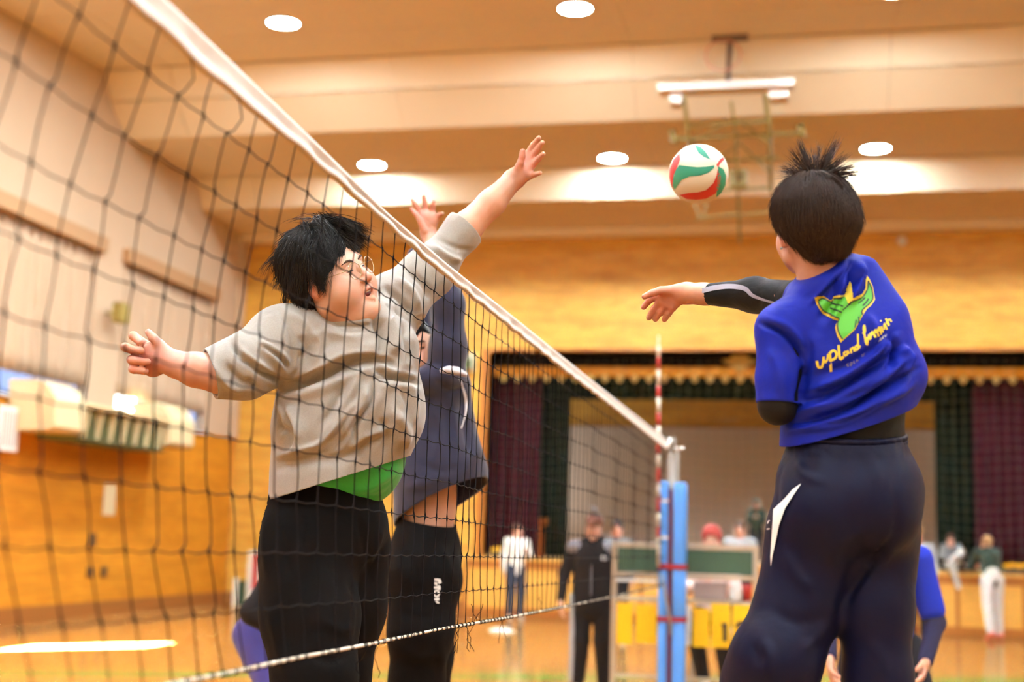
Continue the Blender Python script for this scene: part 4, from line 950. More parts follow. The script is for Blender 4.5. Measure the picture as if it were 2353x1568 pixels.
# green shirt showing under the hem
M_shirtg = cloth_mat('green jersey', srgb(34, 150, 66), 0.6, mott=0.05, wr=12, wrs=0.3, spec=0.4)
gr = S(0.05); gr.ell(P(842, 1045, 3.80), (0.120, 0.148, 0.148), axA); gr.ell(P(760, 1080, 3.80), (0.17, 0.16, 0.12), axA)
blob('undershirt', gr, *box_of([P(600, 950, 3.55), P(980, 1200, 3.55), P(600, 950, 3.98), P(980, 1200, 3.98)], 0.02), 0.009, M_shirtg, A, disp=lambda v, g: folds(v, g, [([(790, 1120), (850, 1120), (920, 1070)], 0.008, 10), ([(830, 1145), (880, 1140), (925, 1100)], -0.006, 8), ([(770, 1090), (850, 1085), (930, 1055)], 0.005, 9)]))
# trousers
M_black = cloth_mat('black track trousers', srgb(13, 12, 13), 0.85, mott=0.05, wr=7, wrs=0.3, spec=0.06, sheen=0.0)
tp = S(0.06)
tp.ell(P(745, 1225, 3.80), (0.183, 0.17, 0.15), axA); tp.chain([P(742, 1150, 3.80), P(745, 1200, 3.80)], [0.172, 0.18], flat=(t1, 0.88))
tp.chain([P(700, 1270, 3.72), P(714, 1420, 3.67), P(722, 1560, 3.62), P(705, 1720, 3.74), P(692, 1850, 3.86)], [0.138, 0.134, 0.112, 0.095, 0.075]); tp.chain([P(806, 1270, 3.88), P(800, 1400, 3.87), P(786, 1540, 3.86), P(796, 1700, 3.95), P(800, 1840, 4.05)], [0.128, 0.112, 0.085, 0.08, 0.07], k=0.03)
foldT = [([(640, 1190), (650, 1260), (668, 1330)], -0.008, 7), ([(700, 1180), (690, 1260)], -0.006, 5), ([(820, 1180), (840, 1260), (850, 1330)], -0.010, 8), ([(880, 1210), (860, 1260), (830, 1300)], 0.010, 9), ([(895, 1240), (860, 1300), (845, 1350)], -0.008, 7), ([(620, 1400), (640, 1480), (660, 1560)], 0.010, 12), ([(800, 1330), (828, 1400), (815, 1500)], -0.010, 8),
         ([(740, 1420), (780, 1450), (815, 1440)], 0.010, 12), ([(700, 1500), (760, 1520), (800, 1500)], -0.008, 10), ([(610, 1170), (608, 1240), (615, 1330)], 0.008, 9)]
waist0 = P(745, 1150, 3.80); wn = 0.955*u1 + 0.16*r1
trA = blob('trousers', tp, *box_of([P(580, 1090, 3.45), P(920, 1090, 4.05), P(600, 1880, 3.45), P(860, 1860, 4.12)], 0.05), 0.011, M_black, A, disp=lambda v, g: folds(v, g, foldT) + 0.004*wob(v, 18, 21), cuts=[(P(745, 1118, 3.80), wn, 0.4)])
for q, nm in ((legN[-1], 'shoe'), (legF[-1], 'shoe')):
    s_ = S(0.03); s_.cap(q+np.array((-0.02, 0, -0.03)), q+np.array((0.17, -0.02, -0.13)), 0.055, 0.042); blob(nm, s_, *box_of([q, q+np.array((0.2, 0, -0.18))], 0.08), 0.012, M_white, A)
M_print = mat('white garment print', srgb(236, 232, 222), 0.6)
# ------------------------------------------------------------------ the spiking player in the blue shirt
YC_ = 3.30
C_ = thing('person', 'person with spiky hair in royal blue printed shirt swinging at the ball, seen from behind', 'person', (P(1950, 1200, YC_)[0], YC_, 0.3))
r_, u_, t_ = IA(1870, 520); ph = math.radians(28)
hC = Frame(P(1864, 522, 3.29), -math.cos(ph)*t_ - math.sin(ph)*r_ + 0.16*u_, u_ + 0.20*t_ - 0.04*r_, 0.99)
axC = iax(1900, 850); tC = IA(1900, 850)[2]
sC = S(0.03); sC.other(in_frame(hC, head_sdf(0.0)), k=0.0); sC.cap(hC.w(0, -0.03, -0.05), P(1888, 665, 3.31), 0.054, 0.060, k=0.03)
hs = S(0.01)
Yh = 3.66
hs.cap(P(1618, 676, 3.62), P(1578, 674, 3.64), 0.028, 0.027, k=0.02); hs.cap(P(1578, 674, 3.64), P(1540, 678, Yh), 0.027, 0.026, k=0.02, flat=(IA(1540, 680)[2], 0.8))
for q in (((1534, 676), (1512, 680), (1492, 690), (1479, 706)), ((1536, 684), (1518, 694), (1502, 712), (1491, 730)), ((1544, 690), (1530, 702), (1516, 718), (1506, 734)), ((1554, 692), (1546, 706), (1536, 720), (1527, 734))):
    hs.cap(P(*q[0], Yh), P(*q[1], Yh), 0.017, 0.0118, k=0.012); fing(hs, [(*z, Yh+0.01*i) for i, z in enumerate(q[1:])], (0.0110, 0.0100, 0.0080))
hs.cap(P(1556, 668, Yh-0.02), P(1518, 668, Yh-0.03), 0.016, 0.012, k=0.012); fing(hs, ((1518, 668, Yh-0.03), (1498, 674, Yh-0.035), (1481, 682, Yh-0.035)), (0.0112, 0.010, 0.0085))
sC.other(hs, k=0.012)
armC = [P(1850, 692, 3.42), P(1735, 678, 3.55), P(1613, 676, 3.62)]; sC.chain(armC, [0.05, 0.040, 0.027], k=0.02)
sbC = S(0.05); sbC.chain([P(1915, 720, 3.34), P(1950, 850, 3.36), P(1945, 1060, 3.37)], [0.10, 0.115, 0.11], flat=(tC, 0.8)); sbC.chain([P(1890, 700, 3.33), P(1800, 765, 3.30), P(1790, 930, 3.28), P(1850, 930, 3.52)], [0.06, 0.048, 0.026, 0.020])
lgL = [P(1870, 1230, 3.36), P(1770, 1530, 3.30), P(1690, 1760, 3.62)]; lgR = [P(2018, 1230, 3.38), P(2014, 1560, 3.36), P(2022, 1880, 3.5)]
sbC.chain(lgL, [0.085, 0.06, 0.045]).chain(lgR, [0.08, 0.06, 0.045])
fullC = S(0.02); fullC.other(sC); fullC.other(sbC, k=0.02)
parts = [skin(fullC, *box_of([hC.w(a, b, c) for a in (-.11, .11) for b in (-.13, .14) for c in (-.17, .15)], 0.0), 0.005),
         skin(fullC, *box_of([P(1465, 640, 3.55), P(1625, 750, 3.55), P(1465, 640, 3.75), P(1625, 750, 3.75)], 0.0), 0.0038),
         skin(fullC, *box_of(lgL+lgR+[P(1800, 700, 3.3), P(1950, 700, 3.4), P(1850, 930, 3.55)], 0.13), 0.022)]
V_, Q_ = join_skin(parts); bC = mesh_obj('body', V_, Q_, M_skin2, C_, True, fixn=False)
set_tint(bC, lambda v: 0.2 + face_tint(hC, v) + 0.4*near_px(v, (1510, 700), (60, 45)))
head_bits(hC, C_)
hf = S(0.03)
hf.ell((0, -0.020, 0.046), (0.100, 0.112, 0.100)); hf.cap((0, -0.09, 0.02), (0, -0.085, -0.035), 0.045, 0.026, k=0.05); hf.cap((-0.045, -0.07, 0.01), (-0.035, -0.078, -0.035), 0.04, 0.022, k=0.04); hf.cap((0.045, -0.07, 0.01), (0.035, -0.078, -0.035), 0.04, 0.022, k=0.04)
hf.ell((0, 0.13, -0.03), (0.075, 0.085, 0.10), k=0.012, sub=True)
for s__ in (1, -1): hf.ell((s__*0.092, 0.012, -0.036), (0.03, 0.034, 0.042), k=0.012, sub=True)
hairC = blob('hair', in_frame(hC, hf), *box_of([hC.w(a, b, c) for a in (-.13, .13) for b in (-.16, .12) for c in (-.12, .18)], 0.02), 0.006, M_hairb, C_, disp=lambda v, g: 0.004*wob(v, 70, 5))
keepC = lambda p: (p[:, 2] > -0.058) & ~((p[:, 1] > 0.05) & (p[:, 2] < 0.05)) & ~((np.abs(p[:, 0]) > .07) & (p[:, 2] < -.01) & (p[:, 1] > -.02))
crown = hC.loc(P(1868, 402, 3.25)[None].astype(f32))[0]
strands('hair_strands', hC, M_hairb, C_, hairC, hf, 5200, 15, tuple(crown), 0.07, 0.010, 0.0011, keepC, grav=0.3, wave=0.18)
tips = [(1835, 324, 3.24, 40), (1818, 344, 3.22, 24), (1794, 380, 3.22, 26), (1788, 398, 3.2, 22), (1858, 345, 3.26, 14), (1881, 332, 3.27, 26), (1927, 321, 3.26, 46), (1900, 345, 3.22, 22), (1944, 358, 3.24, 26), (1964, 380, 3.24, 26), (1980, 400, 3.22, 34), (1975, 388, 3.28, 18), (1800, 400, 3.3, 22), (1812, 366, 3.3, 22), (1950, 385, 3.18, 20)]
L_ = lambda x, y, Y: hC.loc(P(x, y, Y)[None].astype(f32))[0]
tC_ = [(L_(1868 + 0.16*(x-1868) + 4, 408, 3.24), L_(x, y, Y), n) for x, y, Y, n in tips]
spikes('spiky_crown', hC, M_hairb, C_, 9, tC_, 0.0013, 0.0055)
e_ = hC.w(-0.086, -0.002, -0.042); obj('earring', MB().ball(e_ + 0.0*t_, 0.0035, 8, 6), M_steel, C_, True)

# shirt
M_blue = cloth_mat('royal blue jersey', srgb(6, 27, 150), 0.6, mott=0.03, wr=11, wrs=0.25, sheen=0.0, spec=0.16, wstr=0.05)
bs = S(0.06)
bs.chain([P(1938, 688, 3.33), P(1955, 780, 3.33), P(1968, 870, 3.34), P(1938, 965, 3.36), P(1930, 1040, 3.36)], [0.078, 0.126, 0.138, 0.135, 0.143], flat=(tC, 0.82))
bs.chain([P(1900, 690, 3.32), P(1800, 760, 3.29)], [0.080, 0.066]); bs.chain([P(1800, 760, 3.29), P(1792, 870, 3.28)], [0.066, 0.060], k=0.025); bs.cap(P(1792, 870, 3.28), P(1790, 928, 3.28), 0.060, 0.0575, k=0.012, end=True)
bs.chain([P(1890, 690, 3.36), P(1845, 690, 3.42)], [0.07, 0.058]); bs.ell(P(2080, 862, 3.36), (0.044, 0.06, 0.05), axC, k=0.05); bs.cap(P(1985, 625, 3.32), P(2030, 720, 3.32), 0.035, 0.045, k=0.06)
nC = P(1888, 622, 3.30); nd = hC.w(0, -0.03, -0.05) - P(1888, 665, 3.31); nd = 0.86*u_ - 0.46*r_ + 0.15*t_; nd /= np.linalg.norm(nd); e1 = np.cross(nd, t_); e1 /= np.linalg.norm(e1); e2 = np.cross(nd, e1)
nC = P(1897, 642, 3.305); ring = [nC + 0.068*math.cos(a)*e1 + 0.066*math.sin(a)*e2 for a in np.linspace(0, 2*math.pi, 17)]
bs.chain(ring, [0.015]*17, k=0.03)
fC = [([(1823, 975), (1925, 948), (2046, 882), (2112, 846)], -0.012, 6), ([(1815, 990), (1930, 968), (2040, 915), (2100, 880)], 0.011, 9), ([(1818, 950), (1920, 925), (2030, 862), (2100, 815)], 0.011, 9), ([(1835, 925), (1920, 897), (2000, 850), (2080, 790)], -0.011, 7), ([(1850, 905), (1930, 872), (2000, 825), (2065, 770)], 0.010, 9), ([(1860, 985), (1960, 960), (2060, 900)], -0.009, 5),
      ([(1880, 862), (1960, 830), (2030, 780)], -0.006, 8), ([(2045, 770), (2060, 810), (2040, 860)], -0.010, 7), ([(2070, 790), (2085, 830), (2075, 870)], 0.010, 8), ([(1962, 590), (1955, 650), (1925, 700), (1900, 740)], -0.012, 7), ([(1975, 600), (1975, 650), (1955, 700)], 0.012, 9), ([(1930, 640), (1912, 690), (1880, 740)], -0.008, 8), ([(1945, 640), (1930, 700), (1900, 750)], 0.007, 9), ([(1740, 742), (1799, 768), (1830, 800), (1850, 838)], -0.009, 5), ([(1750, 728), (1810, 752), (1850, 800)], 0.006, 9),
      ([(1850, 840), (1846, 880), (1835, 930)], -0.014, 8), ([(1770, 800), (1790, 850), (1800, 920)], 0.006, 12), ([(1860, 760), (1880, 810), (1870, 860)], 0.005, 14), ([(1990, 720), (2010, 760), (1995, 800)], 0.006, 10),
      ([(1832, 908), (1908, 893), (1979, 861), (2033, 803), (2051, 763)], -0.006, 4.5), ([(1890, 933), (1975, 897), (2042, 843), (2069, 790)], -0.007, 4.5), ([(1952, 937), (2033, 884), (2082, 826)], -0.007, 4.5), ([(1850, 948), (1930, 925), (1990, 895)], -0.005, 4.5), ([(1952, 575), (1948, 611), (1926, 647), (1890, 690)], -0.007, 5), ([(1930, 625), (1905, 665), (1872, 700)], -0.005, 5), ([(1918, 634), (1890, 668), (1855, 705)], 0.004, 5), ([(1862, 915), (1940, 893), (2010, 850)], 0.005, 5), ([(1920, 935), (2000, 900), (2058, 850)], 0.005, 5), ([(2000, 940), (2060, 895), (2100, 850)], 0.005, 5)]
nh = -(u_*0.955 - r_*0.30); hc0 = P(1945, 973, 3.36)
shC = blob('shirt', bs, *box_of([P(1725, 560, 3.15), P(2135, 560, 3.15), P(1725, 1050, 3.15), P(2135, 1050, 3.52), P(1725, 560, 3.52)], 0.02), 0.0047, M_blue, C_, disp=lambda v, g: 1.9*folds(v, g, fC) + 0.003*wob(v, 25, 31),
           cuts=[(hc0 - 0.005*u_, nh, 0.30), (P(1836, 690, 3.435), armC[1]-armC[0], 0.09)], thick=0.005)
bvC = bvh_of(shC)
M_blk = cloth_mat('black compression shirt', srgb(14, 14, 16), 0.6, mott=0.03, wr=14, wrs=0.2, spec=0.15, sheen=0.0)
us = S(0.04); us.chain([P(1935, 760, 3.35), P(1960, 880, 3.36), P(1955, 1040, 3.37)], [0.10, 0.122, 0.132], flat=(tC, 0.82)); us.chain([P(1880, 700, 3.38)] + armC, [0.06, 0.052, 0.0445, 0.0285], k=0.03); us.chain([P(1820, 780, 3.3), P(1792, 850, 3.28), P(1787, 932, 3.28), P(1850, 930, 3.5)], [0.05, 0.050, 0.0455, 0.036], k=0.02)
uo = blob('undershirt', us, *box_of([P(1600, 600, 3.2), P(2100, 600, 3.2), P(1600, 1060, 3.2), P(2100, 1060, 3.72), P(1600, 600, 3.72)], 0.02), 0.008, M_blk, C_, disp=lambda v, g: folds(v, g, [([(1735, 650), (1745, 690), (1735, 715)], -0.003, 6), ([(1770, 650), (1780, 690)], -0.003, 6), ([(2000, 990), (2040, 950), (2075, 930)], 0.004, 6), ([(2020, 1005), (2060, 970)], 0.004, 6)]), cuts=[(P(1612, 676, 3.62), armC[2]-armC[1], 0.07)], thick=0.003)
decals('sleeve_stripe', bvh_of(uo), [([(1613, 669), (1645, 662), (1680, 659), (1712, 664), (1731, 680), (1765, 692), (1790, 698)], (11, 11, 11, 9, 5, 4))], mat('grey reflective tape', srgb(150, 145, 155), 0.5), C_, 0.002)
# print on the back
Mp_y = mat('yellow print', srgb(240, 206, 60), 0.6); Mp_g = mat('green print', srgb(84, 182, 52), 0.6); Mp_k = mat('dark print line', srgb(18, 26, 34), 0.6); Mp_w = mat('grey print', srgb(190, 190, 190), 0.6)
q1 = lambda x, y: (1850+x/5.227, 600+y/5.227)
Yo = [(115,440),(160,420),(215,418),(250,440),(285,470),(320,470),(345,430),(400,412),(495,405),(500,450),(580,450),(620,420),(680,395),(720,330),(722,230),(738,178),(770,220),(810,310),(838,470),(790,540),(740,580),(690,665),(600,830),(470,945),(430,985),(385,900),(360,800),(372,760),(395,720),(300,685),(210,640),(170,580),(125,500)]
Gr = [(150,458),(195,445),(240,470),(285,495),(330,488),(370,455),(440,440),(485,440),(500,490),(525,520),(560,490),(620,455),(690,425),(735,345),(745,240),(760,250),(790,330),(808,450),(770,520),(690,590),(685,650),(595,820),(455,945),(415,870),(398,770),(400,690),(300,655),(225,605),(185,560)]
ln = lambda L, w: ([q1(*z) for z in L], w)
decals('print_outline', bvC, [([q1(*z) for z in Yo], None)], Mp_y, C_, 0.0018)
decals('print_line', bvC, [ln([(150,458),(240,470),(310,492),(370,455),(485,440)], 3.0), ln([(150,458),(190,570),(230,608),(310,655),(402,690)], 3.0), ln([(402,690),(390,770),(410,870),(455,945)], 3.0), ln([(525,522),(580,478),(690,425),(740,345),(748,245)], 3.0), ln([(748,245),(790,330),(808,455),(770,520),(685,605),(690,660)], 3.0)], Mp_k, C_, 0.0046)
decals('print_face', bvC, [([q1(*z) for z in Gr], None)], Mp_g, C_, 0.0033)
decals('print_detail', bvC, [ln([(285,545),(340,520),(445,550)], 3.2), ln([(310,575),(360,590),(430,620)], 3.4), ln([(625,515),(670,490),(715,450)], 3.4), ln([(685,550),(725,510),(755,465)], 3.4), ln([(600,810),(605,770),(612,715)], 3.0), ln([(640,765),(645,720),(640,680)], 2.6), ln([(440,590),(490,560),(550,512)], 3.2)], Mp_k, C_, 0.0048, each=True)
decals('print_horn', bvC, [([q1(*z) for z in [(548,245),(575,290),(590,400),(580,450),(528,520),(500,480),(492,430),(515,330)]], None)], Mp_y, C_, 0.0056)
W_ = 5.6
txt = [ln([(145,1200),(160,1270),(205,1265),(222,1170),(222,1150)], W_), ln([(222,1170),(240,1215),(268,1190),(280,1120)], W_*0.9), ln([(300,1100),(318,1345)], W_*1.1), ln([(300,1110),(345,1078),(380,1110),(370,1165),(318,1195)], W_), ln([(405,1012),(412,1110),(425,1175),(465,1150)], W_), ln([(500,1090),(470,1105),(478,1138),(515,1110),(510,1080),(530,1115)], W_*0.8), ln([(545,1050),(555,1110)], W_*0.8), ln([(548,1075),(580,1040),(592,1090)], W_*0.8), ln([(628,1010),(602,1040),(612,1070),(640,1045)], W_*0.8), ln([(632,880),(634,960),(640,1040),(662,1020)], W_*0.8),
       ln([(690,880),(715,850),(710,780),(702,830),(720,930),(742,1000),(755,960),(745,920)], W_*0.95), ln([(765,890),(780,940),(795,915)], W_*0.8), ln([(790,870),(800,905),(815,850)], W_*0.8), ln([(820,850),(838,920)], W_*0.8), ln([(838,870),(850,830),(870,905)], W_*0.75), ln([(868,850),(880,800),(902,885)], W_*0.75), ln([(905,790),(925,860)], W_*0.75), ln([(898,720),(902,735)], W_*0.7), ln([(940,830),(945,760),(975,830)], W_*0.7), ln([(960,700),(985,740),(1000,780),(970,740),(1010,710),(1030,740)], W_*0.7)]
decals('print_lettering', bvC, txt, Mp_y, C_, 0.0034)
t2 = [ln([(530,1245),(505,1250),(508,1268),(528,1272),(520,1290)], 1.6), ln([(548,1245),(558,1275),(572,1240),(560,1228),(548,1245)], 1.6), ln([(590,1215),(596,1245),(606,1238)], 1.6), ln([(584,1226),(604,1216)], 1.5), ln([(622,1195),(630,1232)], 1.6), ln([(626,1215),(640,1200),(646,1218)], 1.5), ln([(715,1115),(690,1130),(692,1160),(718,1150)], 1.6)]
decals('print_small_lettering', bvC, t2, mat('dull gold print', srgb(120, 100, 90), 0.6), C_, 0.0034)
t3 = [ln([(870,965),(884,948)], 1.6), ln([(886,920),(895,960),(905,925),(915,950)], 1.8), ln([(918,910),(930,945)], 1.8), ln([(934,935),(928,905),(945,905)], 1.6), ln([(950,890),(960,920),(968,885)], 1.6)]
decals('print_small_lettering', bvC, t3, Mp_w, C_, 0.0034)
# trousers
M_navy = cloth_mat('navy track trousers', srgb(13, 15, 38), 0.5, mott=0.04, wr=6, wrs=0.3, sheen=0.0, spec=0.09, wstr=0.04)
ts = S(0.05); t2_ = IA(1950, 1150)[2]
ts.chain([P(1945, 1000, 3.37), P(1945, 1030, 3.37)], [0.136, 0.141], flat=(t2_, 0.85)); ts.ell(P(1950, 1110, 3.37), (0.178, 0.15, 0.115), axC); ts.ell(P(1895, 1180, 3.31), (0.110, 0.115, 0.120), axC); ts.ell(P(2025, 1170, 3.31), (0.096, 0.11, 0.12), axC)
ts.chain([P(1872, 1230, 3.36), P(1832, 1400, 3.34), P(1782, 1520, 3.30), P(1755, 1580, 3.34), P(1690, 1760, 3.62)], [0.122, 0.098, 0.104, 0.098, 0.075], k=0.04); ts.chain([P(2022, 1230, 3.38), P(2010, 1400, 3.37), P(2016, 1560, 3.36), P(2020, 1700, 3.42), P(2022, 1860, 3.5)], [0.098, 0.087, 0.078, 0.078, 0.07], k=0.03)
fT = [([(2062, 1225), (2010, 1290), (1960, 1350), (1920, 1430)], -0.014, 9), ([(2050, 1260), (2005, 1320), (1965, 1390)], 0.008, 9), ([(2060, 1060), (2055, 1130), (2060, 1200), (2050, 1240)], -0.008, 9), ([(1830, 1050), (1850, 1090), (1900, 1110)], 0.007, 10), ([(1990, 1040), (2010, 1080), (2020, 1120)], 0.007, 9), ([(1800, 1260), (1830, 1320), (1870, 1360)], 0.007, 12), ([(1770, 1400), (1830, 1430), (1900, 1420)], -0.006, 12), ([(1750, 1470), (1770, 1510), (1760, 1560)], 0.009, 12), ([(1730, 1480), (1745, 1530)], -0.007, 8), ([(1900, 1300), (1930, 1250), (2000, 1210)], 0.005, 16),
      ([(1800, 1060), (1787, 1110), (1785, 1170)], -0.006, 5), ([(2000, 1480), (2030, 1520), (2020, 1560)], 0.006, 12), ([(1840, 1500), (1870, 1470), (1900, 1440)], 0.006, 10)] + [([(x, 1010), (x+2, 1035), (x+3, 1055)], 0.006, 5) for x in range(1830, 2075, 17)]
trC = blob('trousers', ts, *box_of([P(1640, 960, 3.1), P(2140, 960, 3.1), P(2140, 960, 3.6), P(1650, 1800, 3.1), P(2100, 1880, 3.1), P(1650, 1800, 3.72)], 0.03), 0.010, M_navy, C_, disp=lambda v, g: folds(v, g, fT) + 0.003*wob(v, 15, 41), cuts=[(P(1945, 1004, 3.37), u_*0.998+0.0*r_, 0.3)])
def band(name, c, n, ex, rx, ry, h, m, parent):
    K = 120; g = []; n = n/np.linalg.norm(n); ex = ex - n*(ex@n); ex /= np.linalg.norm(ex); ey = np.cross(n, ex)
    for d, rr in ((0, .96), (0, 1.0), (h*.15, 1.03), (h*.42, 1.03), (h*.5, 0.995), (h*.58, 1.03), (h*.85, 1.03), (h, 1.0), (h, .94)): g.append([np.asarray(c)+n*d+(rr+0.012*math.sin(k*2*math.pi/K*34+d*60))*(rx*math.cos(2*math.pi*k/K)*ex+ry*math.sin(2*math.pi*k/K)*ey) for k in range(K+1)])
    return obj(name, MB().sheet(g), m, parent, True)
band('waistband', P(1945, 1020, 3.37), u_+0.02*r_, r_, 0.1420, 0.1215, 0.030, M_navy, C_)
bvT = bvh_of(trC)
fl_ = [(1843,1113),(1824,1126),(1807,1146),(1780,1172),(1779,1195),(1775,1247),(1773,1280),(1774,1303),(1778,1278),(1785,1247),(1793,1208),(1807,1169),(1824,1142)]
decals('white_flash', bvT, [(fl_, None)], M_print, C_, 0.004)
decals('print_small_lettering', bvT, [([(1765, 1217), (1772, 1216)], 2.5), ([(1767, 1204), (1769, 1199), (1772, 1197)], 2.0)], M_print, C_, 0.004)
for q, d in ((lgL[-1], np.array((-0.06, 0.12, -0.12))), (lgR[-1], np.array((-0.06, 0.14, -0.10)))):
    s_ = S(0.03); s_.cap(q+np.array((0, -0.02, -0.03)), q+d, 0.055, 0.042); blob('shoe', s_, *box_of([q, q+d], 0.09), 0.012, M_white, C_)
# ------------------------------------------------------------------ the second blocker, in the navy hooded top
B_ = thing('person', 'person in navy hooded top and black trousers jumping with raised arms behind the grey sweatshirt', 'person', (P(975, 1250, 4.9)[0], 4.9, 0.35))
r_, u_, t_ = IA(990, 810); ph = math.radians(48)
hB = Frame(P(951, 806, 4.93), math.cos(ph)*(0.95*r_+0.30*u_) + math.sin(ph)*t_, u_ - 0.30*r_, 1.03)
sB = S(0.03); sB.other(in_frame(hB, head_sdf(0.0)), k=0.0); sB.cap(hB.w(0, -0.02, -0.05), P(985, 890, 4.96), 0.055, 0.06, k=0.03)
sB.chain([P(1030, 700, 4.86), P(1000, 590, 4.88), P(984, 540, 4.9)], [0.036, 0.033, 0.029], k=0.02)
hs = S(0.01); Y_ = 4.9
hs.cap(P(984, 540, Y_), P(985, 508, Y_), 0.029, 0.036, k=0.02, flat=(IA(985, 510)[2], 0.7))
for a, b, c, d in (((976, 508), (968, 491), (957, 474), (947, 460)), ((982, 502), (978, 484), (976, 467), (974, 453)), ((990, 504), (993, 488), (995, 474), (996, 463)), ((996, 512), (1005, 500), (1010, 494), (1016, 491))):
    hs.cap(P(*a, Y_), P(*b, Y_), 0.016, 0.0115, k=0.012); fing(hs, [(*z, Y_-0.008*i) for i, z in enumerate((b, c, d))], (0.0108, 0.0098, 0.0080))
hs.cap(P(976, 530, Y_-0.02), P(966, 508, Y_-0.03), 0.018, 0.0125, k=0.012); fing(hs, ((966, 508, Y_-0.03), (956, 492, Y_-0.035), (946, 481, Y_-0.035)), (0.012, 0.0105, 0.0085))
sB.other(hs, k=0.012)
sbB = S(0.05); axB = iax(1000, 1000); tB = IA(1000, 1000)[2]
sbB.chain([P(1000, 900, 4.97), P(995, 1050, 4.98), P(985, 1160, 4.98), P(982, 1230, 4.97)], [0.11, 0.105, 0.096, 0.10], flat=(tB, 0.85)); sbB.chain([P(1020, 880, 4.9), P(1032, 720, 4.86)], [0.05, 0.038])
lB = [P(972, 1290, 4.90), P(964, 1500, 4.84), P(950, 1690, 5.02)]; lB2 = [P(985, 1290, 5.04), P(985, 1500, 5.05), P(990, 1690, 5.2)]
sbB.chain(lB, [0.09, 0.065, 0.045]).chain(lB2, [0.09, 0.065, 0.045])
fullB = S(0.02); fullB.other(sB); fullB.other(sbB, k=0.02)
parts = [skin(fullB, *box_of([hB.w(a, b, c) for a in (-.11, .11) for b in (-.13, .14) for c in (-.17, .15)], 0.0), 0.006),
         skin(fullB, *box_of([P(935, 440, 4.8), P(1025, 570, 4.8), P(935, 440, 5.0), P(1025, 570, 5.0)], 0.0), 0.0045),
         skin(fullB, *box_of([P(900, 1090, 4.8), P(1070, 1230, 4.8), P(900, 1090, 5.15), P(1070, 1230, 5.15)], 0.0), 0.010),
         skin(fullB, *box_of(lB+lB2+[P(1000, 860, 4.9), P(1000, 600, 4.9)], 0.13), 0.024)]
V_, Q_ = join_skin(parts); bB = mesh_obj('body', V_, Q_, M_skin, B_, True, fixn=False)
set_tint(bB, lambda v: 0.2 + face_tint(hB, v) + 0.45*near_px(v, (975, 490), (45, 55)))
head_bits(hB, B_)
hf = S(0.03); hf.ell((0, -0.024, 0.052), (0.09, 0.108, 0.099)); hf.ell((0, 0.13, -0.02), (0.066, 0.080, 0.098), k=0.012, sub=True)
blob('hair', in_frame(hB, hf), *box_of([hB.w(a, b, c) for a in (-.12, .12) for b in (-.16, .12) for c in (-.12, .18)], 0.01), 0.009, M_hair, B_, disp=lambda v, g: 0.004*wob(v, 80, 6))
M_navyh = cloth_mat('navy hooded top', srgb(38, 40, 62), 0.85, mott=0.08, wr=8, wrs=0.3, sheen=0.2)
h_ = S(0.06)
h_.chain([P(1010, 895, 4.97), P(1008, 1000, 4.98), P(1012, 1090, 4.98), P(1012, 1180, 4.99)], [0.125, 0.138, 0.172, 0.186], flat=(tB, 0.88))
h_.chain([P(1020, 885, 4.92), P(1030, 800, 4.88), P(1030, 700, 4.86), P(1010, 610, 4.87), P(992, 562, 4.895)], [0.080, 0.068, 0.060, 0.050, 0.044], k=0.04)
h_.chain([P(985, 890, 5.06), P(962, 780, 5.10), P(956, 680, 5.08), P(960, 590, 5.05)], [0.075, 0.06, 0.055, 0.045], k=0.04)
h_.chain([P(1020, 868, 4.86), P(985, 872, 4.85), P(955, 880, 4.92)], [0.040, 0.042, 0.04], k=0.04)
fB = [([(985, 930), (1010, 990), (1000, 1060)], 0.010, 12), ([(1060, 900), (1070, 980), (1085, 1060)], -0.008, 9), ([(1030, 900), (1045, 980), (1050, 1060)], 0.008, 10), ([(1005, 680), (1020, 740), (1030, 800)], -0.008, 8), ([(960, 1060), (1010, 1085), (1060, 1075)], -0.007, 10), ([(930, 1120), (980, 1110), (1040, 1080)], 0.007, 12), ([(1000, 875), (1035, 900), (1075, 890)], -0.010, 8)]
nB = -(u_ - 0.48*r_ - 0.42*t_)
hoB = blob('hooded_top', h_, *box_of([P(890, 560, 4.7), P(1140, 560, 4.7), P(890, 1230, 4.7), P(1140, 1230, 5.22), P(890, 560, 5.22)], 0.02), 0.0095, M_navyh, B_, disp=lambda v, g: 1.2*folds(v, g, fB)+0.004*wob(v, 20, 51), cuts=[(P(1012, 1156, 4.98), nB, 0.36), (P(990, 566, 4.895), P(992, 562, 4.895)-P(1010, 610, 4.87), 0.09)], thick=0.008)
M_tee = cloth_mat('white tee collar', srgb(226, 222, 224), 0.8, mott=0.03)
obj('tee_collar', MB().tube([P(1014, 852, 4.80), P(1030, 850, 4.78), P(1050, 853, 4.79), P(1072, 862, 4.85)], [0.008, 0.015, 0.016, 0.008], 8), M_tee, B_, True)
bvH = bvh_of(hoB)
decals('drawstring', bvH, [([(1054, 868), (1062, 890), (1070, 925), (1068, 955), (1058, 985)], (2, 4, 6, 4, 2)), ], M_tee, B_, 0.004)
tb_ = S(0.05)
tb_.chain([P(981, 1206, 4.97), P(980, 1240, 4.97)], [0.112, 0.120], flat=(tB, 0.9)); tb_.chain([P(976, 1270, 4.93), P(973, 1330, 4.90), P(966, 1450, 4.85), P(958, 1570, 4.88), P(950, 1690, 5.02)], [0.128, 0.138, 0.117, 0.098, 0.07]); tb_.chain([P(990, 1280, 5.04), P(985, 1500, 5.05), P(990, 1690, 5.2)], [0.12, 0.09, 0.07])
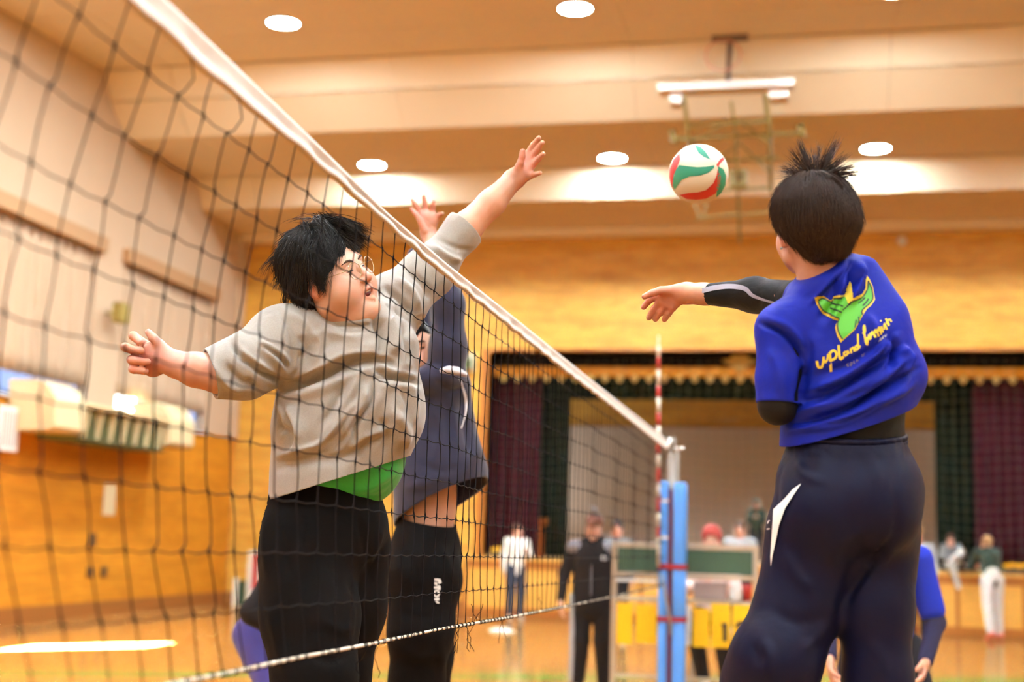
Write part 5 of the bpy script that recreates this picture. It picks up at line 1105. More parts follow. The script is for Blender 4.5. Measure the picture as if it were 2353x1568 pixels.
fBt = [([(930, 1250), (950, 1300), (960, 1360)], -0.006, 8), ([(1010, 1250), (1030, 1300), (1040, 1340)], 0.007, 9), ([(900, 1400), (960, 1420), (1020, 1410)], -0.006, 12), ([(920, 1490), (960, 1510), (1010, 1500)], 0.008, 12), ([(1020, 1420), (1010, 1480), (1020, 1550)], 0.007, 10), ([(900, 1290), (940, 1330), (990, 1340)], 0.006, 14)]
wnB = u_*0.985 + 0.16*r_
trB = blob('trousers', tb_, *box_of([P(870, 1160, 4.7), P(1075, 1160, 4.7), P(870, 1700, 4.7), P(1075, 1700, 5.3), P(870, 1160, 5.3)], 0.03), 0.011, M_black, B_, disp=lambda v, g: folds(v, g, fBt)+0.003*wob(v, 18, 61), cuts=[(P(981, 1197, 4.97), wnB, 0.25)])
bvB = bvh_of(trB); q3 = lambda x, y: (960+x/12.06, 1290+y/12.06)
mv = [[(445,485),(540,480),(620,500),(645,605),(560,635),(540,560),(450,550)], [(440,585),(530,580),(535,690),(450,650)], [(430,705),(540,690),(560,660),(620,700),(620,790),(555,805),(530,770),(430,765)], [(430,1040),(580,1010),(585,1085),(470,1095)], [(470,1125),(520,1105),(585,1150),(580,1180),(520,1170)]]
import itertools
rg_ = [(508+84*math.cos(a), 898+112*math.sin(a)) for a in np.linspace(0, 2*math.pi, 22)]
decals('print_lettering', bvB, [([q3(*z) for z in pl], None) for pl in mv] + [([q3(508+62*math.cos(a), 898+85*math.sin(a)) for a in np.linspace(0, 2*math.pi, 18)], 4.2)], M_print, B_, 0.004)
for q in (lB[-1], lB2[-1]):
    s_ = S(0.03); s_.cap(q+np.array((0, 0, -0.03)), q+np.array((0.15, -0.05, -0.10)), 0.05, 0.04); blob('shoe', s_, *box_of([q, q+np.array((0.15, -0.05, -0.1))], 0.08), 0.014, M_white, B_)
# swirl panels of the ball, proud of the white skin, repeated on its far side
bb = bvh_of(ball); tb = lambda x, y: (1460+x/2.8, y/2.8)
panels = [(M_bg, [(283,1062),(340,1070),(400,1076),(460,1072),(508,1064),(505,1082),(470,1112),(420,1130),(350,1136),(300,1158),(268,1200),(255,1222),(243,1195),(245,1150),(258,1100)]),
          (M_bg, [(378,932),(420,948),(452,978),(484,1030),(440,1012),(405,985)]),
          (M_br, [(528,1090),(550,1130),(548,1190),(515,1245),(455,1278),(390,1285),(330,1280),(284,1254),(340,1242),(400,1238),(455,1222),(500,1180),(522,1130)]),
          (M_bg, [(532,1070),(566,1090),(582,1130),(578,1190),(552,1240),(520,1268),(550,1200),(556,1140)]),
          (M_br, [(287,985),(288,1030),(272,1075),(246,1130),(240,1190),(250,1225),(232,1195),(221,1140),(224,1085),(245,1030)]),
          (M_br, [(520,1060),(545,1025),(566,1008),(576,1022),(548,1050),(530,1078)])]
for m_, pl in panels:
    v, f = decal('panel', bb, [tb(*q) for q in pl], m_, ball, 0.0012, sub=4.0)
    mesh_obj('panel', v, f, m_, ball, True, fixn=False)
    v2 = [tuple(2*Vector(tuple(bc))-Vector(q)) for q in v]; mesh_obj('panel', v2, [g[::-1] for g in f], m_, ball, True, fixn=False)
# ------------------------------------------------------------------ people further back, each built from a posed skeleton
def figure(label, loc, face, H, cols, pose=None, h=0.014, sleeve='long', hat=None, hair=True, head_pitch=0.0, head_turn=0.0, skinm=None, extra=None, longhair=False, wide=1.0):
    """pose: joint -> (x right, y forward, z up) for a 1.7 m person; face: heading in the hall"""
    J = dict(hip_r=(.09, 0, .90), hip_l=(-.09, 0, .90), knee_r=(.10, .03, .49), knee_l=(-.10, .03, .49), ank_r=(.10, 0, .085), ank_l=(-.10, 0, .085), sho_r=(.175, 0, 1.385), sho_l=(-.175, 0, 1.385),
             elb_r=(.235, -.02, 1.11), elb_l=(-.235, -.02, 1.11), wri_r=(.245, .07, .875), wri_l=(-.245, .07, .875), neck=(0, -.01, 1.43), head=(0, .02, 1.575), pel=(0, 0, .95), chest=(0, 0, 1.25))
    J.update(pose or {})
    loc = (loc[0], loc[1], loc[2]+0.012); t = thing('person', label, 'person', loc)
    k = H/1.7; c, s_ = math.cos(face), math.sin(face)
    G = lambda q: np.array((loc[0] + k*(q[0]*c - q[1]*s_), loc[1] + k*(q[0]*s_ + q[1]*c), loc[2] + k*q[2]))
    D = lambda q: np.array((q[0]*c - q[1]*s_, q[0]*s_ + q[1]*c, q[2]))
    j = {n: G(q) for n, q in J.items()}
    dirx = lambda q: np.array(q, float)
    fwd = np.array((math.sin(head_turn)*math.cos(head_pitch), math.cos(head_turn)*math.cos(head_pitch), math.sin(head_pitch)))
    up = np.array((-math.sin(head_turn)*math.sin(head_pitch), -math.cos(head_turn)*math.sin(head_pitch), math.cos(head_pitch)))
    hd = Frame(j['head'], D(fwd), D(up), k*0.98)
    fl_ = (D((0, 1, 0)), 0.68)
    a = S(0.03*k); a.other(in_frame(hd, head_sdf(0.0, detail=h < 0.011)), k=0); a.cap(hd.w(0, -0.02, -0.06), j['neck'], .05*k, .055*k, k=.03*k)
    a.chain([j['neck'], j['chest'], j['pel']], [.07*k, .10*k, .10*k], k=.06*k, flat=fl_)
    hands = []
    for sd in 'rl':
        a.chain([j['sho_'+sd], j['elb_'+sd], j['wri_'+sd]], [.045*k, .037*k, .026*k], k=.02*k); a.chain([j['hip_'+sd], j['knee_'+sd], j['ank_'+sd]], [.075*k, .05*k, .036*k], k=.03*k)
        w = j['wri_'+sd]; f = w - j['elb_'+sd]; f = f/np.linalg.norm(f); sx = 1 if sd == 'r' else -1
        upv = np.cross(f, D((0, 1, 0))); upv = upv if np.linalg.norm(upv) > 0.2 else D((1, 0, 0)); upv = upv*sx
        hf_ = Frame(w + f*0.012*k, f, upv, k*0.98); a.other(in_frame(hf_, hand_local(curl=(.35, .4, .45, .5), side=1)), k=.012*k); hands.append(w + f*.09*k)
    allp = np.array(list(j.values()) + [w_ for w_ in hands]); lo, hi = allp.min(0)-.17*k, allp.max(0)+.17*k
    if h < 0.011:
        parts = [skin(a, *box_of([hd.o], .165*k), h*0.75), skin(a, lo, hi, h*1.5)] + [skin(a, *box_of([q], .115*k), 0.0055) for q in hands]
        V, Q = join_skin(parts)
    else: V, Q = skin(a, lo, hi, h)
    o = mesh_obj('body', V, Q, skinm or M_skin, t, True, fixn=False); set_tint(o, lambda v: 0.2 + face_tint(hd, v))
    if h < 0.02: head_bits(hd, t, squint=False)
    top = S(.05*k); fl2 = (D((0, 1, 0)), 0.72)
    top.chain([(j['sho_r']+j['sho_l'])/2 - D((0, 0, .05))*k, j['chest'], j['pel'] - D((0, 0, .04 if wide < 1.3 else .10))*k], [.125*k*wide, .145*k*wide, .15*k*wide], flat=fl2); top.cap(j['sho_r'], j['sho_l'], .062*k, .062*k, k=.06*k); top.cap(j['neck'], (j['sho_r']+j['sho_l'])/2, .066*k, .09*k, k=.04*k)
    cuts = []
    for sd in 'rl':
        e, w = j['elb_'+sd], j['wri_'+sd]; s0 = j['sho_'+sd]
        if sleeve == 'long': top.chain([s0, e, w], [.066*k, .055*k, .043*k], k=.035*k); cuts.append((w, w-e, .11*k))
        else: m_ = s0 + (e-s0)*0.80; top.chain([s0, m_], [.068*k, .064*k], k=.035*k); cuts.append((m_ - (e-s0)*0.02, e-s0, .10*k))
    tl = j['pel'] - D((0, 0, .11))*k
    top_o = blob('top', top, lo, hi, h, cols['top'], t, disp=lambda v, g: 0.006*k*wob(v, 24/k, 3), thick=0.006)
    if sleeve == 'short' and cols.get('under'):
        us_ = S(.03*k)
        for sd in 'rl': us_.chain([j['sho_'+sd], j['elb_'+sd], j['wri_'+sd]], [.052*k, .046*k, .036*k])
        us_.cap(j['sho_r'], j['sho_l'], .05*k); blob('undershirt', us_, lo, hi, h, cols['under'], t)
    bo = S(.04*k); bo.chain([j['pel'] + D((0, 0, .05))*k, j['pel'] - D((0, 0, .03))*k], [.128*k, .135*k], flat=(D((0, 1, 0)), .8))
    for sd in 'rl': bo.chain([j['hip_'+sd], j['knee_'+sd], j['ank_'+sd] + (j['knee_'+sd]-j['ank_'+sd])*0.06], [.102*k, .078*k, .062*k], k=.03*k)
    blob('trousers', bo, lo, hi, h, cols['bottom'], t, disp=lambda v, g: 0.004*k*wob(v, 24/k, 4))
    for sd in 'rl':
        an_ = j['ank_'+sd]; dn = j['ank_'+sd]-j['knee_'+sd]; dn /= np.linalg.norm(dn); fw = D((0, 1, 0)); fw = fw - dn*(fw@dn); fw = fw/np.linalg.norm(fw) if np.linalg.norm(fw) > .2 else D((0, 0, 1))
        s2 = S(.02*k); s2.cap(an_ + dn*.040*k - fw*.045*k, an_ + dn*.048*k + fw*.135*k, .043*k, .034*k); s2.cap(an_, an_ + dn*.03*k, .042*k, .045*k)
        blob('shoe', s2, *box_of([an_ - fw*.05*k, an_ + fw*.15*k + dn*.05*k, an_], .06*k), max(.011, h*.8), cols['shoe'], t)
    if hair:
        hr = S(.03); hr.ell((0, -0.022, 0.052), (0.088, 0.108, 0.098)); hr.cap((0, -.09, .02), (0, -.075, -.06 if not longhair else -.16), .04, .03, k=.04)
        if longhair: hr.cap((.07, -.02, .03), (.07, -.02, -.12), .03, .025, k=.03); hr.cap((-.07, -.02, .03), (-.07, -.02, -.12), .03, .025, k=.03)
        hr.ell((0, .118, -.03), (.074, .088, .105), k=.012, sub=True); [hr.ell((q*.092, .0, -.04), (.03, .035, .05), k=.01, sub=True) for q in (-1, 1)]
        blob('hair', in_frame(hd, hr), *box_of([hd.w(q, w, e) for q in (-.12, .12) for w in (-.15, .1) for e in (-.2, .16)], .0), max(.009, h*.8), cols['hair'], t, disp=lambda v, g: 0.006*wob(v, 70, 8) + 0.003*wob(v, 160, 9))
    if hat: hat(hd, t, h)
    if extra: extra(t, j, hd, G, D)
    return t
cl = lambda n, c, **k: cloth_mat(n, c, 0.85, mott=0.06, **k)
K_black = cl('black jacket cloth', srgb(24, 22, 24), sheen=0.0); K_greyj = cl('grey jacket yoke', srgb(120, 120, 126)); K_white = cl('cream knit', srgb(236, 230, 214)); K_jean = cl('dark denim', srgb(44, 54, 72)); K_dkgreen = cl('dark green hoodie cloth', srgb(38, 54, 46)); K_lgrey = cl('light grey cloth', srgb(168, 170, 172)); K_offw = cl('off white cloth', srgb(206, 200, 190))
K_pink = cl('pale pink cloth', srgb(232, 206, 196)); K_coral = mat('coral shoe', srgb(226, 120, 100), 0.6); K_grey = cl('grey hoodie cloth', srgb(128, 132, 134)); K_dark = cl('dark cloth', srgb(32, 34, 42), sheen=0.0); K_shirt = cl('blue jersey', srgb(26, 46, 170), sheen=0.0); K_violet = cl('violet blue track cloth', srgb(62, 60, 128)); K_nsleeve = cl('navy sleeve', srgb(38, 38, 66), sheen=0.0)
K_blond = mat('light brown hair', srgb(150, 112, 70), 0.5, noise=0.2, nscale=30); K_brown = mat('brown hair', srgb(70, 48, 34), 0.5); M_wshoe = mat('white shoe', srgb(230, 228, 226), 0.5)
def foot(px, py, Z=0.0): return PZ(px, py, Z)
PI = math.pi
# crouching receiver in the same blue shirt, beyond the spiker's legs
YD = 6.9; xD = P(2030, 1400, YD)[0]
poseD = dict(pel=(0, -.16, .84), hip_r=(.10, -.14, .82), hip_l=(-.10, -.14, .82), knee_r=(.19, .10, .46), knee_l=(-.19, .10, .46), ank_r=(.19, -.10, .085), ank_l=(-.19, -.10, .085), chest=(0, -.02, 1.10), neck=(0, .09, 1.32), head=(0, .19, 1.43), sho_r=(.165, .05, 1.265), sho_l=(-.165, .05, 1.265), elb_r=(.27, .06, .98), elb_l=(-.235, .06, .97), wri_r=(.262, .20, .80), wri_l=(-.175, .20, .80))
figure('person in blue shirt with navy sleeves crouching behind the spiky haired player', (xD, YD, 0), PI, 1.74, dict(top=K_shirt, under=K_nsleeve, bottom=K_dark, shoe=M_wshoe, hair=M_hair), poseD, h=0.0105, sleeve='short', head_pitch=0.1, skinm=M_skin2)
# player mostly hidden behind the grey sweatshirt
YE = 6.6; xE = P(655, 1400, YE)[0]
poseE = dict(pel=(0, -.15, .82), hip_r=(.10, -.13, .80), hip_l=(-.10, -.13, .80), knee_r=(.17, .15, .46), knee_l=(-.17, .15, .46), ank_r=(.17, -.10, .085), ank_l=(-.17, -.10, .085), chest=(0, .03, 1.03), neck=(0, .12, 1.2), head=(0, .2, 1.31), sho_r=(.18, .10, 1.15), sho_l=(-.18, .10, 1.15), elb_r=(.28, .02, .93), elb_l=(-.26, .02, .93), wri_r=(.2, .2, .80), wri_l=(-.2, .2, .80))
figure('person in black top and violet trousers crouching, mostly hidden behind the grey sweatshirt', (xE, YE, 0), -PI/2-0.3, 1.7, dict(top=K_black, bottom=K_violet, shoe=M_wshoe, hair=M_hair), poseE, h=0.015)
# man in the black jacket and cap by the scoreboard
YF = 11.9; xF = P(1362, 1400, YF)[0]
zF = P(1362, 1180, YF)[2]
def cap_hat(hd, t, h):
    c = S(.02); c.ell((0, -.015, .055), (.088, .105, .088)); c.ell((0, 0, -.04), (.15, .2, .09), k=.01, sub=True); c.cap((-.04, .10, .062), (.04, .10, .062), .035, .035, flat=((0, 0, 1), .25), k=.01); c.cap((0, .13, .055), (0, .15, .05), .04, .03, flat=((0, 0, 1), .2), k=.01)
    blob('cap', in_frame(hd, c), *box_of([hd.w(q, w, e) for q in (-.12, .12) for w in (-.15, .22) for e in (0, .17)], .01), .008, cl('rust brown cap', srgb(112, 66, 50)), t)
    obj('pompom', MB().ball(hd.w(0, -.01, .180), .020, 10, 8), K_lgrey, t, True)
def jacket_bits(t, j, hd, G, D):
    o = S(.04); o.cap(j['sho_r'] + D((.0, .02, .0)), j['sho_l'] + D((0, .02, .0)), .066, .066); o.cap(j['neck'] - D((0, -.02, .03)), j['chest'] + D((0, .02, .10)), .09, .11, flat=(D((0, 1, 0)), .75))
    [blob('jacket_yoke', o, *box_of([j['sho_r'], j['sho_l'], j['chest'] + D((0, 0, .02))], .12), .014, K_greyj, t, keep=lambda v, q=q: (q*((v - j['chest']) @ D((1, 0, 0))) > .055) & (v[:, 2] > j['chest'][2]+.04)) for q in (-1, 1)]
    obj('collar', MB().lathe(tuple(j['neck'] + D((0, .01, -.01))), [(.085, -.03), (.092, .02), (.082, .075), (.06, .05)], 18), K_black, t, True)
    obj('zip', MB().tube([j['neck'] + D((0, .098, -.02)), j['chest'] + D((0, .135, -.02)), j['pel'] + D((0, .145, -.02))], .006, 6), K_greyj, t)
    obj('chest_logo', MB().ball(j['chest'] + D((-.10, .115, .03)), (.045, .012, .02), 10, 6), K_lgrey, t, True)
    sl = S(.02); sl.chain([j['hip_r'] + D((.085, .01, 0)), j['knee_r'] + D((.070, .01, 0)), j['ank_r'] + D((.055, .01, .03))], [.040, .036, .030]); blob('side_stripe', sl, *box_of([j['hip_r'], j['ank_r'] + D((.1, 0, 0))], .12), .012, K_lgrey, t)
HF = (zF + 0.02)/1.0*1.7/1.70
figure('person in black and grey zip jacket and brown cap standing beside the scoreboard', (xF, YF, 0), PI, max(1.55, zF*0.985), dict(top=K_black, bottom=K_black, shoe=M_wshoe, hair=K_brown), dict(sho_r=(.20, 0, 1.38), sho_l=(-.20, 0, 1.38), elb_r=(.29, -.02, 1.12), wri_r=(.30, .08, .88), elb_l=(-.30, -.02, 1.12), wri_l=(-.30, .08, .88), hip_r=(.095, 0, .9), ank_r=(.13, 0, .085), ank_l=(-.12, 0, .085)), h=0.0105, hat=cap_hat, extra=jacket_bits, wide=1.35)
# scorer with the red knitted hat seated behind the scoreboard
YS_ = 12.2; xS = P(1636, 1300, YS_)[0]; zS = P(1630, 1245, YS_)[2]
def red_hat(hd, t, h):
    c = S(.02); c.ell((0, -.015, .052), (.094, .112, .104)); c.ell((0, .10, -.035), (.085, .13, .085), k=.01, sub=True); c.ell((0, 0, -.13), (.2, .2, .12), k=.01, sub=True)
    blob('knitted_hat', in_frame(hd, c), *box_of([hd.w(q, w, e) for q in (-.12, .12) for w in (-.15, .15) for e in (-.1, .17)], .01), .009, cl('brick red knit', srgb(172, 74, 66)), t, disp=lambda v, g: .004*np.sin(v[:, 2]*400))
dz = zS - 1.24
poseS = dict(pel=(0, 0, .58+dz), hip_r=(.09, .02, .56+dz), hip_l=(-.09, .02, .56+dz), knee_r=(.13, .38, .60), knee_l=(-.11, .40, .58), ank_r=(.05, .30, .16), ank_l=(-.16, .34, .16), chest=(0, .02, .90+dz), neck=(0, .04, 1.09+dz), head=(0, .07, 1.235+dz), sho_r=(.165, .02, 1.04+dz), sho_l=(-.165, .02, 1.04+dz), elb_r=(.21, .12, .80+dz), elb_l=(-.22, .12, .80+dz), wri_r=(.10, .33, .82+dz), wri_l=(-.20, .34, .80+dz))
figure('person in brick red knitted hat and pale pink top seated behind the scoreboard', (xS, YS_, 0), PI, 1.7, dict(top=K_pink, bottom=K_dark, shoe=M_wshoe, hair=M_hair), poseS, h=0.0105, hat=red_hat)
sb_ = thing('stool', 'plain grey stool under the seated scorer in the red hat', 'stool', (xS, YS_, 0))
zs_ = poseS['pel'][2]-.185
obj('seat', MB().box((xS-.18, YS_-.17, zs_-.03), (xS+.18, YS_+.17, zs_)), M_steel, sb_, bevel=.01)
for a_ in (-1, 1):
    for b_ in (-1, 1): obj('leg', MB().tube([(xS+a_*.15, YS_+b_*.14, zs_-.03), (xS+a_*.19, YS_+b_*.17, 0)], .012, 6), M_steel, sb_)
# people along the stage
def at_px(px, py, Y): return P(px, py, Y)[0]
Yw = 21.9; xw = at_px(1186, 1300, Yw)
figure('person in cream sweater and dark jeans standing in front of the stage', (xw, Yw, 0), PI+0.5, P(1186, 1207, Yw)[2]/1.0, dict(top=K_white, bottom=K_jean, shoe=M_wshoe, hair=K_brown), dict(elb_l=(-.22, .08, 1.13), wri_l=(-.10, .26, 1.22)), h=0.017, head_turn=-0.5)
Yk = 18.5; zk = P(1412, 1205, Yk)[2]
figure('boy in grey green top standing behind the black jacket', (at_px(1418, 1250, Yk), Yk, 0), PI, zk+0.03, dict(top=K_grey, bottom=K_dark, shoe=M_wshoe, hair=M_hair), h=0.016)
Yp = 20.8; zp_ = P(1700, 1205, Yp)[2]
figure('person in light grey hoodie standing beyond the scoreboard', (at_px(1700, 1240, Yp), Yp, 0), PI, zp_+0.02, dict(top=K_lgrey, bottom=K_dark, shoe=M_wshoe, hair=K_brown), h=0.016)
Yq = YB+1.0; xq = at_px(1738, 1200, Yq); zq = P(1738, 1148, Yq)[2]-ZST
def hood(hd, t, h):
    c = S(.02); c.ell((0, -.02, .045), (.105, .125, .12)); c.cap((0, -.03, -.02), (0, -.02, -.13), .095, .11, k=.05); c.ell((0, .13, -.01), (.07, .10, .10), k=.02, sub=True)
    blob('hood', in_frame(hd, c), *box_of([hd.w(q, w, e) for q in (-.14, .14) for w in (-.17, .15) for e in (-.28, .2)], .01), .013, K_dkgreen, t)
def phone(t, j, hd, G, D): obj('phone', MB().cbox((j['wri_r']+j['wri_l'])/2 + D((0, .09, .03)), (.14, .02, .07)), mat('dark phone', srgb(40, 40, 44), .3), t)
figure('child in dark green hooded coat standing on the stage with raised hands', (xq, Yq, ZST), PI, zq*0.98, dict(top=K_dkgreen, bottom=K_dark, shoe=M_wshoe, hair=M_hair), dict(elb_r=(.2, .14, 1.12), wri_r=(.06, .32, 1.22), elb_l=(-.2, .14, 1.12), wri_l=(-.06, .32, 1.22)), h=0.016, hat=hood, wide=1.15)
# seated on the stage edge
Ye = YB+0.16; xe = at_px(2185, 1300, Ye); ze = ZST+0.035
poseG = dict(pel=(0, 0, .13), hip_r=(.09, .04, .11), hip_l=(-.09, .04, .11), knee_r=(.02, .46, .08), knee_l=(-.22, .30, .42), ank_r=(-.10, .44, -.36), ank_l=(.03, .46, .22), chest=(0, .12, .42), neck=(.02, .24, .58), head=(.03, .30, .70), sho_r=(.18, .18, .54), sho_l=(-.17, .18, .54), elb_r=(.26, .26, .30), elb_l=(-.26, .30, .36), wri_r=(.05, .42, .24), wri_l=(-.10, .46, .28))
figure('person in grey top and white trousers sitting on the stage edge, one leg dangling', (xe, Ye, ze), PI, 1.7*P(2192, 1228, Ye)[2].__sub__(ze)/0.86, dict(top=K_grey, bottom=K_offw, shoe=M_wshoe, hair=K_brown), poseG, h=0.016, head_pitch=-0.3)
Yh_ = 22.3; xh = at_px(2280, 1350, Yh_)
poseH = dict(chest=(.03, .08, 1.22), neck=(.05, .20, 1.36), head=(.08, .30, 1.46), sho_r=(.18, .16, 1.33), sho_l=(-.14, .16, 1.33), elb_r=(.20, .36, 1.10), elb_l=(-.16, .38, 1.10), wri_r=(.16, .62, 1.10), wri_l=(-.08, .62, 1.10), ank_l=(-.16, -.22, .10), knee_l=(-.12, -.06, .49))
figure('person with light brown hair, dark green top and pale trousers leaning on the stage', (xh, Yh_, 0), 0.35, P(2270, 1232, Yh_)[2]/1.6*1.7, dict(top=K_dkgreen, bottom=K_offw, shoe=K_coral, hair=K_blond), poseH, h=0.016)
Yi_ = 19.5; xi = at_px(2108, 1300, Yi_)
figure('fair haired person in pale grey top half hidden behind the blue shirted receiver', (xi, Yi_, 0), PI-0.4, P(2105, 1215, Yi_)[2]+.02, dict(top=K_lgrey, bottom=K_dark, shoe=M_wshoe, hair=K_blond), h=0.017)
# ------------------------------------------------------------------ scoreboard
YV = 11.3; sx0, sx1 = P(1412, 1300, YV)[0], P(1738, 1300, YV)[0]
zt0 = P(1570, 1250, YV)[2]; zt1 = P(1570, 1330, YV)[2]; zr = P(1570, 1383, YV)[2]; zlo = P(1570, 1560, YV)[2]
sbd = thing('scoreboard', 'wheeled frame scoreboard with a green chalkboard and yellow flip numbers', 'scoreboard', ((sx0+sx1)/2, YV, 0))
M_sbf = mat('weathered grey wood frame', srgb(176, 156, 128), 0.5, metal=0.0, noise=0.1, nscale=12); M_chalk = mat('green chalkboard', srgb(50, 80, 62), 0.7, noise=0.08, nscale=8); M_card = mat('yellow number card', srgb(255, 196, 4), 0.5); M_digit = mat('black digit', srgb(30, 28, 26), 0.6)
for x in (sx0, sx1): obj('upright', MB().box((x-.022, YV-.022, .09), (x+.022, YV+.022, zt0)), M_sbf, sbd, bevel=.004)
for z, d in ((zt0-.022, .045), (zt1+.02, .04), (zr, .018), (zlo, .03)): obj('rail', MB().box((sx0-.02, YV-.02, z-d/2), (sx1+.02, YV+.02, z+d/2)), M_sbf, sbd, bevel=.004)
obj('chalkboard', MB().box((sx0+.03, YV-.012, zt1+.045), (sx1-.03, YV+.012, zt0-.048)), M_chalk, sbd)
obj('chalk_tray', MB().box((sx0+.02, YV-.05, P(1570, 1338, YV)[2]-.012), (P(1510, 1338, YV)[0], YV-.02, P(1570, 1338, YV)[2]+.012)), M_white, sbd)
for x in (sx0, sx1):
    obj('foot_bar', MB().box((x-.025, YV-.28, .06), (x+.025, YV+.28, .10)), M_sbf, sbd, bevel=.004)
    for s_ in (-1, 1): obj('castor', MB().lathe((x, YV+s_*.24, .035), [(.012, -.014), (.035, -.012), (.035, .012), (.012, .014)], 12, 'X'), M_dark, sbd, True)
def card(x0, x1, y0, y1, dig=None, tilt=0.0):
    a, b_ = P(x0, y0, YV-.03), P(x1, y1, YV-.03); o = obj('number_card', MB().box((a[0], YV-.032, b_[2]), (b_[0], YV-.026, a[2])), M_card, sbd)
    if dig:
        cx_, cz_ = (a[0]+b_[0])/2, b_[2] + (a[2]-b_[2])*dig[2]; s_ = .11; m = MB(); y_ = YV-.034
        st_ = {'1': [[(-.15, .62), (.05, .85), (.05, -.85)]], '2': [[(-.36, .48), (-.28, .78), (.05, .88), (.34, .68), (.30, .30), (-.05, -.20), (-.38, -.72), (.40, -.72)]]}[dig[0]]
        for L in st_: m.tube([(cx_ + dig[1] + q[0]*s_, y_, cz_ + q[1]*s_*.8) for q in L], .019, 6)
        obj('digit', m, M_digit, o)
    return o
card(1418, 1452, 1385, 1481); card(1462, 1508, 1390, 1480); card(1592, 1630, 1398, 1489); card(1634, 1678, 1387, 1491, ('1', .03, .36)); card(1683, 1726, 1390, 1489, ('2', .0, .34))
obj('card_back', MB().box((P(1574, 1400, YV)[0], YV-.02, P(1574, 1483, YV)[2]), (P(1588, 1400, YV)[0], YV-.012, P(1574, 1390, YV)[2])), M_white, sbd)
# things on the scorer's side
M_clear = mat('clear plastic', srgb(226, 214, 208), 0.2)
M_clear.node_tree.nodes['Principled BSDF'].inputs['Transmission Weight'].default_value = 0.6
tr_ = P(1650, 1383, YV)[2]
tag(obj('plastic_box', MB().box((P(1592, 1380, YV)[0], YV+.03, tr_+.010), (P(1668, 1380, YV)[0], YV+.17, P(1592, 1338, YV)[2])), M_clear, bevel=.01), 'clear plastic box standing on the scoreboard rail', 'box')
tag(obj('ledge_board', MB().box((sx0+.03, YV+.022, tr_-.012), (sx1-.03, YV+.2, tr_+.009)), M_sbf), 'narrow grey shelf behind the scoreboard rail', 'shelf')
bp_ = P(1690, 1380, YV+.09); zb0 = tr_+.010; zb1 = P(1690, 1338, YV)[2]
tag(obj('bottle', MB().lathe((bp_[0], YV+.09, zb0), [(.05, 0), (.055, .02), (.055, (zb1-zb0)*.6), (.025, (zb1-zb0)*.8), (.028, zb1-zb0)], 14), M_white, None, True), 'white squeeze bottle on the scoreboard rail at the right', 'bottle')
rp_ = P(1716, 1352, YV+.12); tag(obj('red_cup', MB().lathe((rp_[0], YV+.12, zb0), [(.032, 0), (.045, rp_[2]-zb0+.03)], 14), M_red, None, True), 'small red cup on the rail beside the white bottle', 'cup')

for px_, py_, lb in ((1153, 1452, 'flat white disc standing in for a bright patch on the floor, the nearer of two, left of the black jacket'), (1290, 1415, 'flat white disc standing in for a bright patch on the floor close beside the black jacket')):
    q = PZ(px_, py_, 0); tag(obj('floor_patch_disc', MB().lathe((q[0], q[1], .002), [(.20, 0), (.20, .01), (.10, .05), (.06, .05)], 20), M_white, None, True), lb, 'stand-in disc', 'stand-in discs for bright patches on the floor')  # discs added in place of unidentified bright patches on the floor

# ------------------------------------------------------------------ lectern, flowers and bits on and by the stage
YL = YB+1.35; lx = P(1214, 1250, YL)[0]; lz = P(1214, 1190, YL)[2]
le = thing('lectern', 'reddish brown wooden lectern standing on the stage', 'lectern', (lx, YL, ZST)); M_lec = mat('red brown lectern wood', srgb(176, 92, 34), 0.4, noise=0.12, nscale=8, stretch=(1, 1, .3))
obj('body', MB().box((lx-.25, YL-.22, ZST), (lx+.25, YL+.22, lz-.13)), M_lec, le, bevel=.01); obj('top', MB().prism([(lx-.32, YL-.28, lz-.13), (lx-.32, YL-.28, lz-.03), (lx-.32, YL+.28, lz), (lx-.32, YL+.28, lz-.13)], (.64, 0, 0)), M_lec, le, bevel=.008); obj('base', MB().box((lx-.29, YL-.25, ZST), (lx+.29, YL+.25, ZST+.06)), M_lec, le, bevel=.006)
M_flow = mat('yellow flowers', srgb(250, 176, 10), 0.6); M_leaf = mat('green leaves', srgb(70, 104, 40), 0.6); M_pot = mat('brown planter', srgb(90, 66, 44), 0.6)
def planter(x0, x1, Y, label, n, z1):
    t = thing('flower_planter', label, 'flowers', ((x0+x1)/2, Y, ZST), 'yellow flowers on the stage edge'); rs_ = np.random.default_rng(int(abs(x0*100)))
    obj('planter', MB().box((x0, Y-.08, ZST), (x1, Y+.08, ZST+.09)), M_pot, t, bevel=.01); lf, fw_ = MB(), MB()
    for _ in range(n*3): q = (x0+(x1-x0)*rs_.random(), Y+.1*(rs_.random()-.5), ZST+.09+(z1-ZST-.12)*rs_.random()*.8); lf.ball(q, (.035, .03, .02), 6, 4)
    for _ in range(n): q = (x0+(x1-x0)*rs_.random(), Y-.02+.12*(rs_.random()-.5), ZST+.10+(z1-ZST-.12)*(.45+.55*rs_.random())); fw_.ball(q, (.05, .045, .035), 7, 5)
    stuff(obj('leaves', lf, M_leaf, t, True)); stuff(obj('blossoms', fw_, M_flow, t, True))
Yfl = YB+.30
planter(P(1128, 1270, Yfl)[0], P(1156, 1270, Yfl)[0], Yfl, 'small bunch of yellow flowers at the left end of the stage edge', 9, P(1140, 1258, Yfl)[2])
planter(P(2304, 1310, Yfl)[0], P(2420, 1310, Yfl)[0], Yfl, 'long planter of yellow flowers on the stage edge at the right', 34, P(2320, 1296, Yfl)[2])
M_slip = mat('grey blue slipper', srgb(130, 138, 150), 0.6)
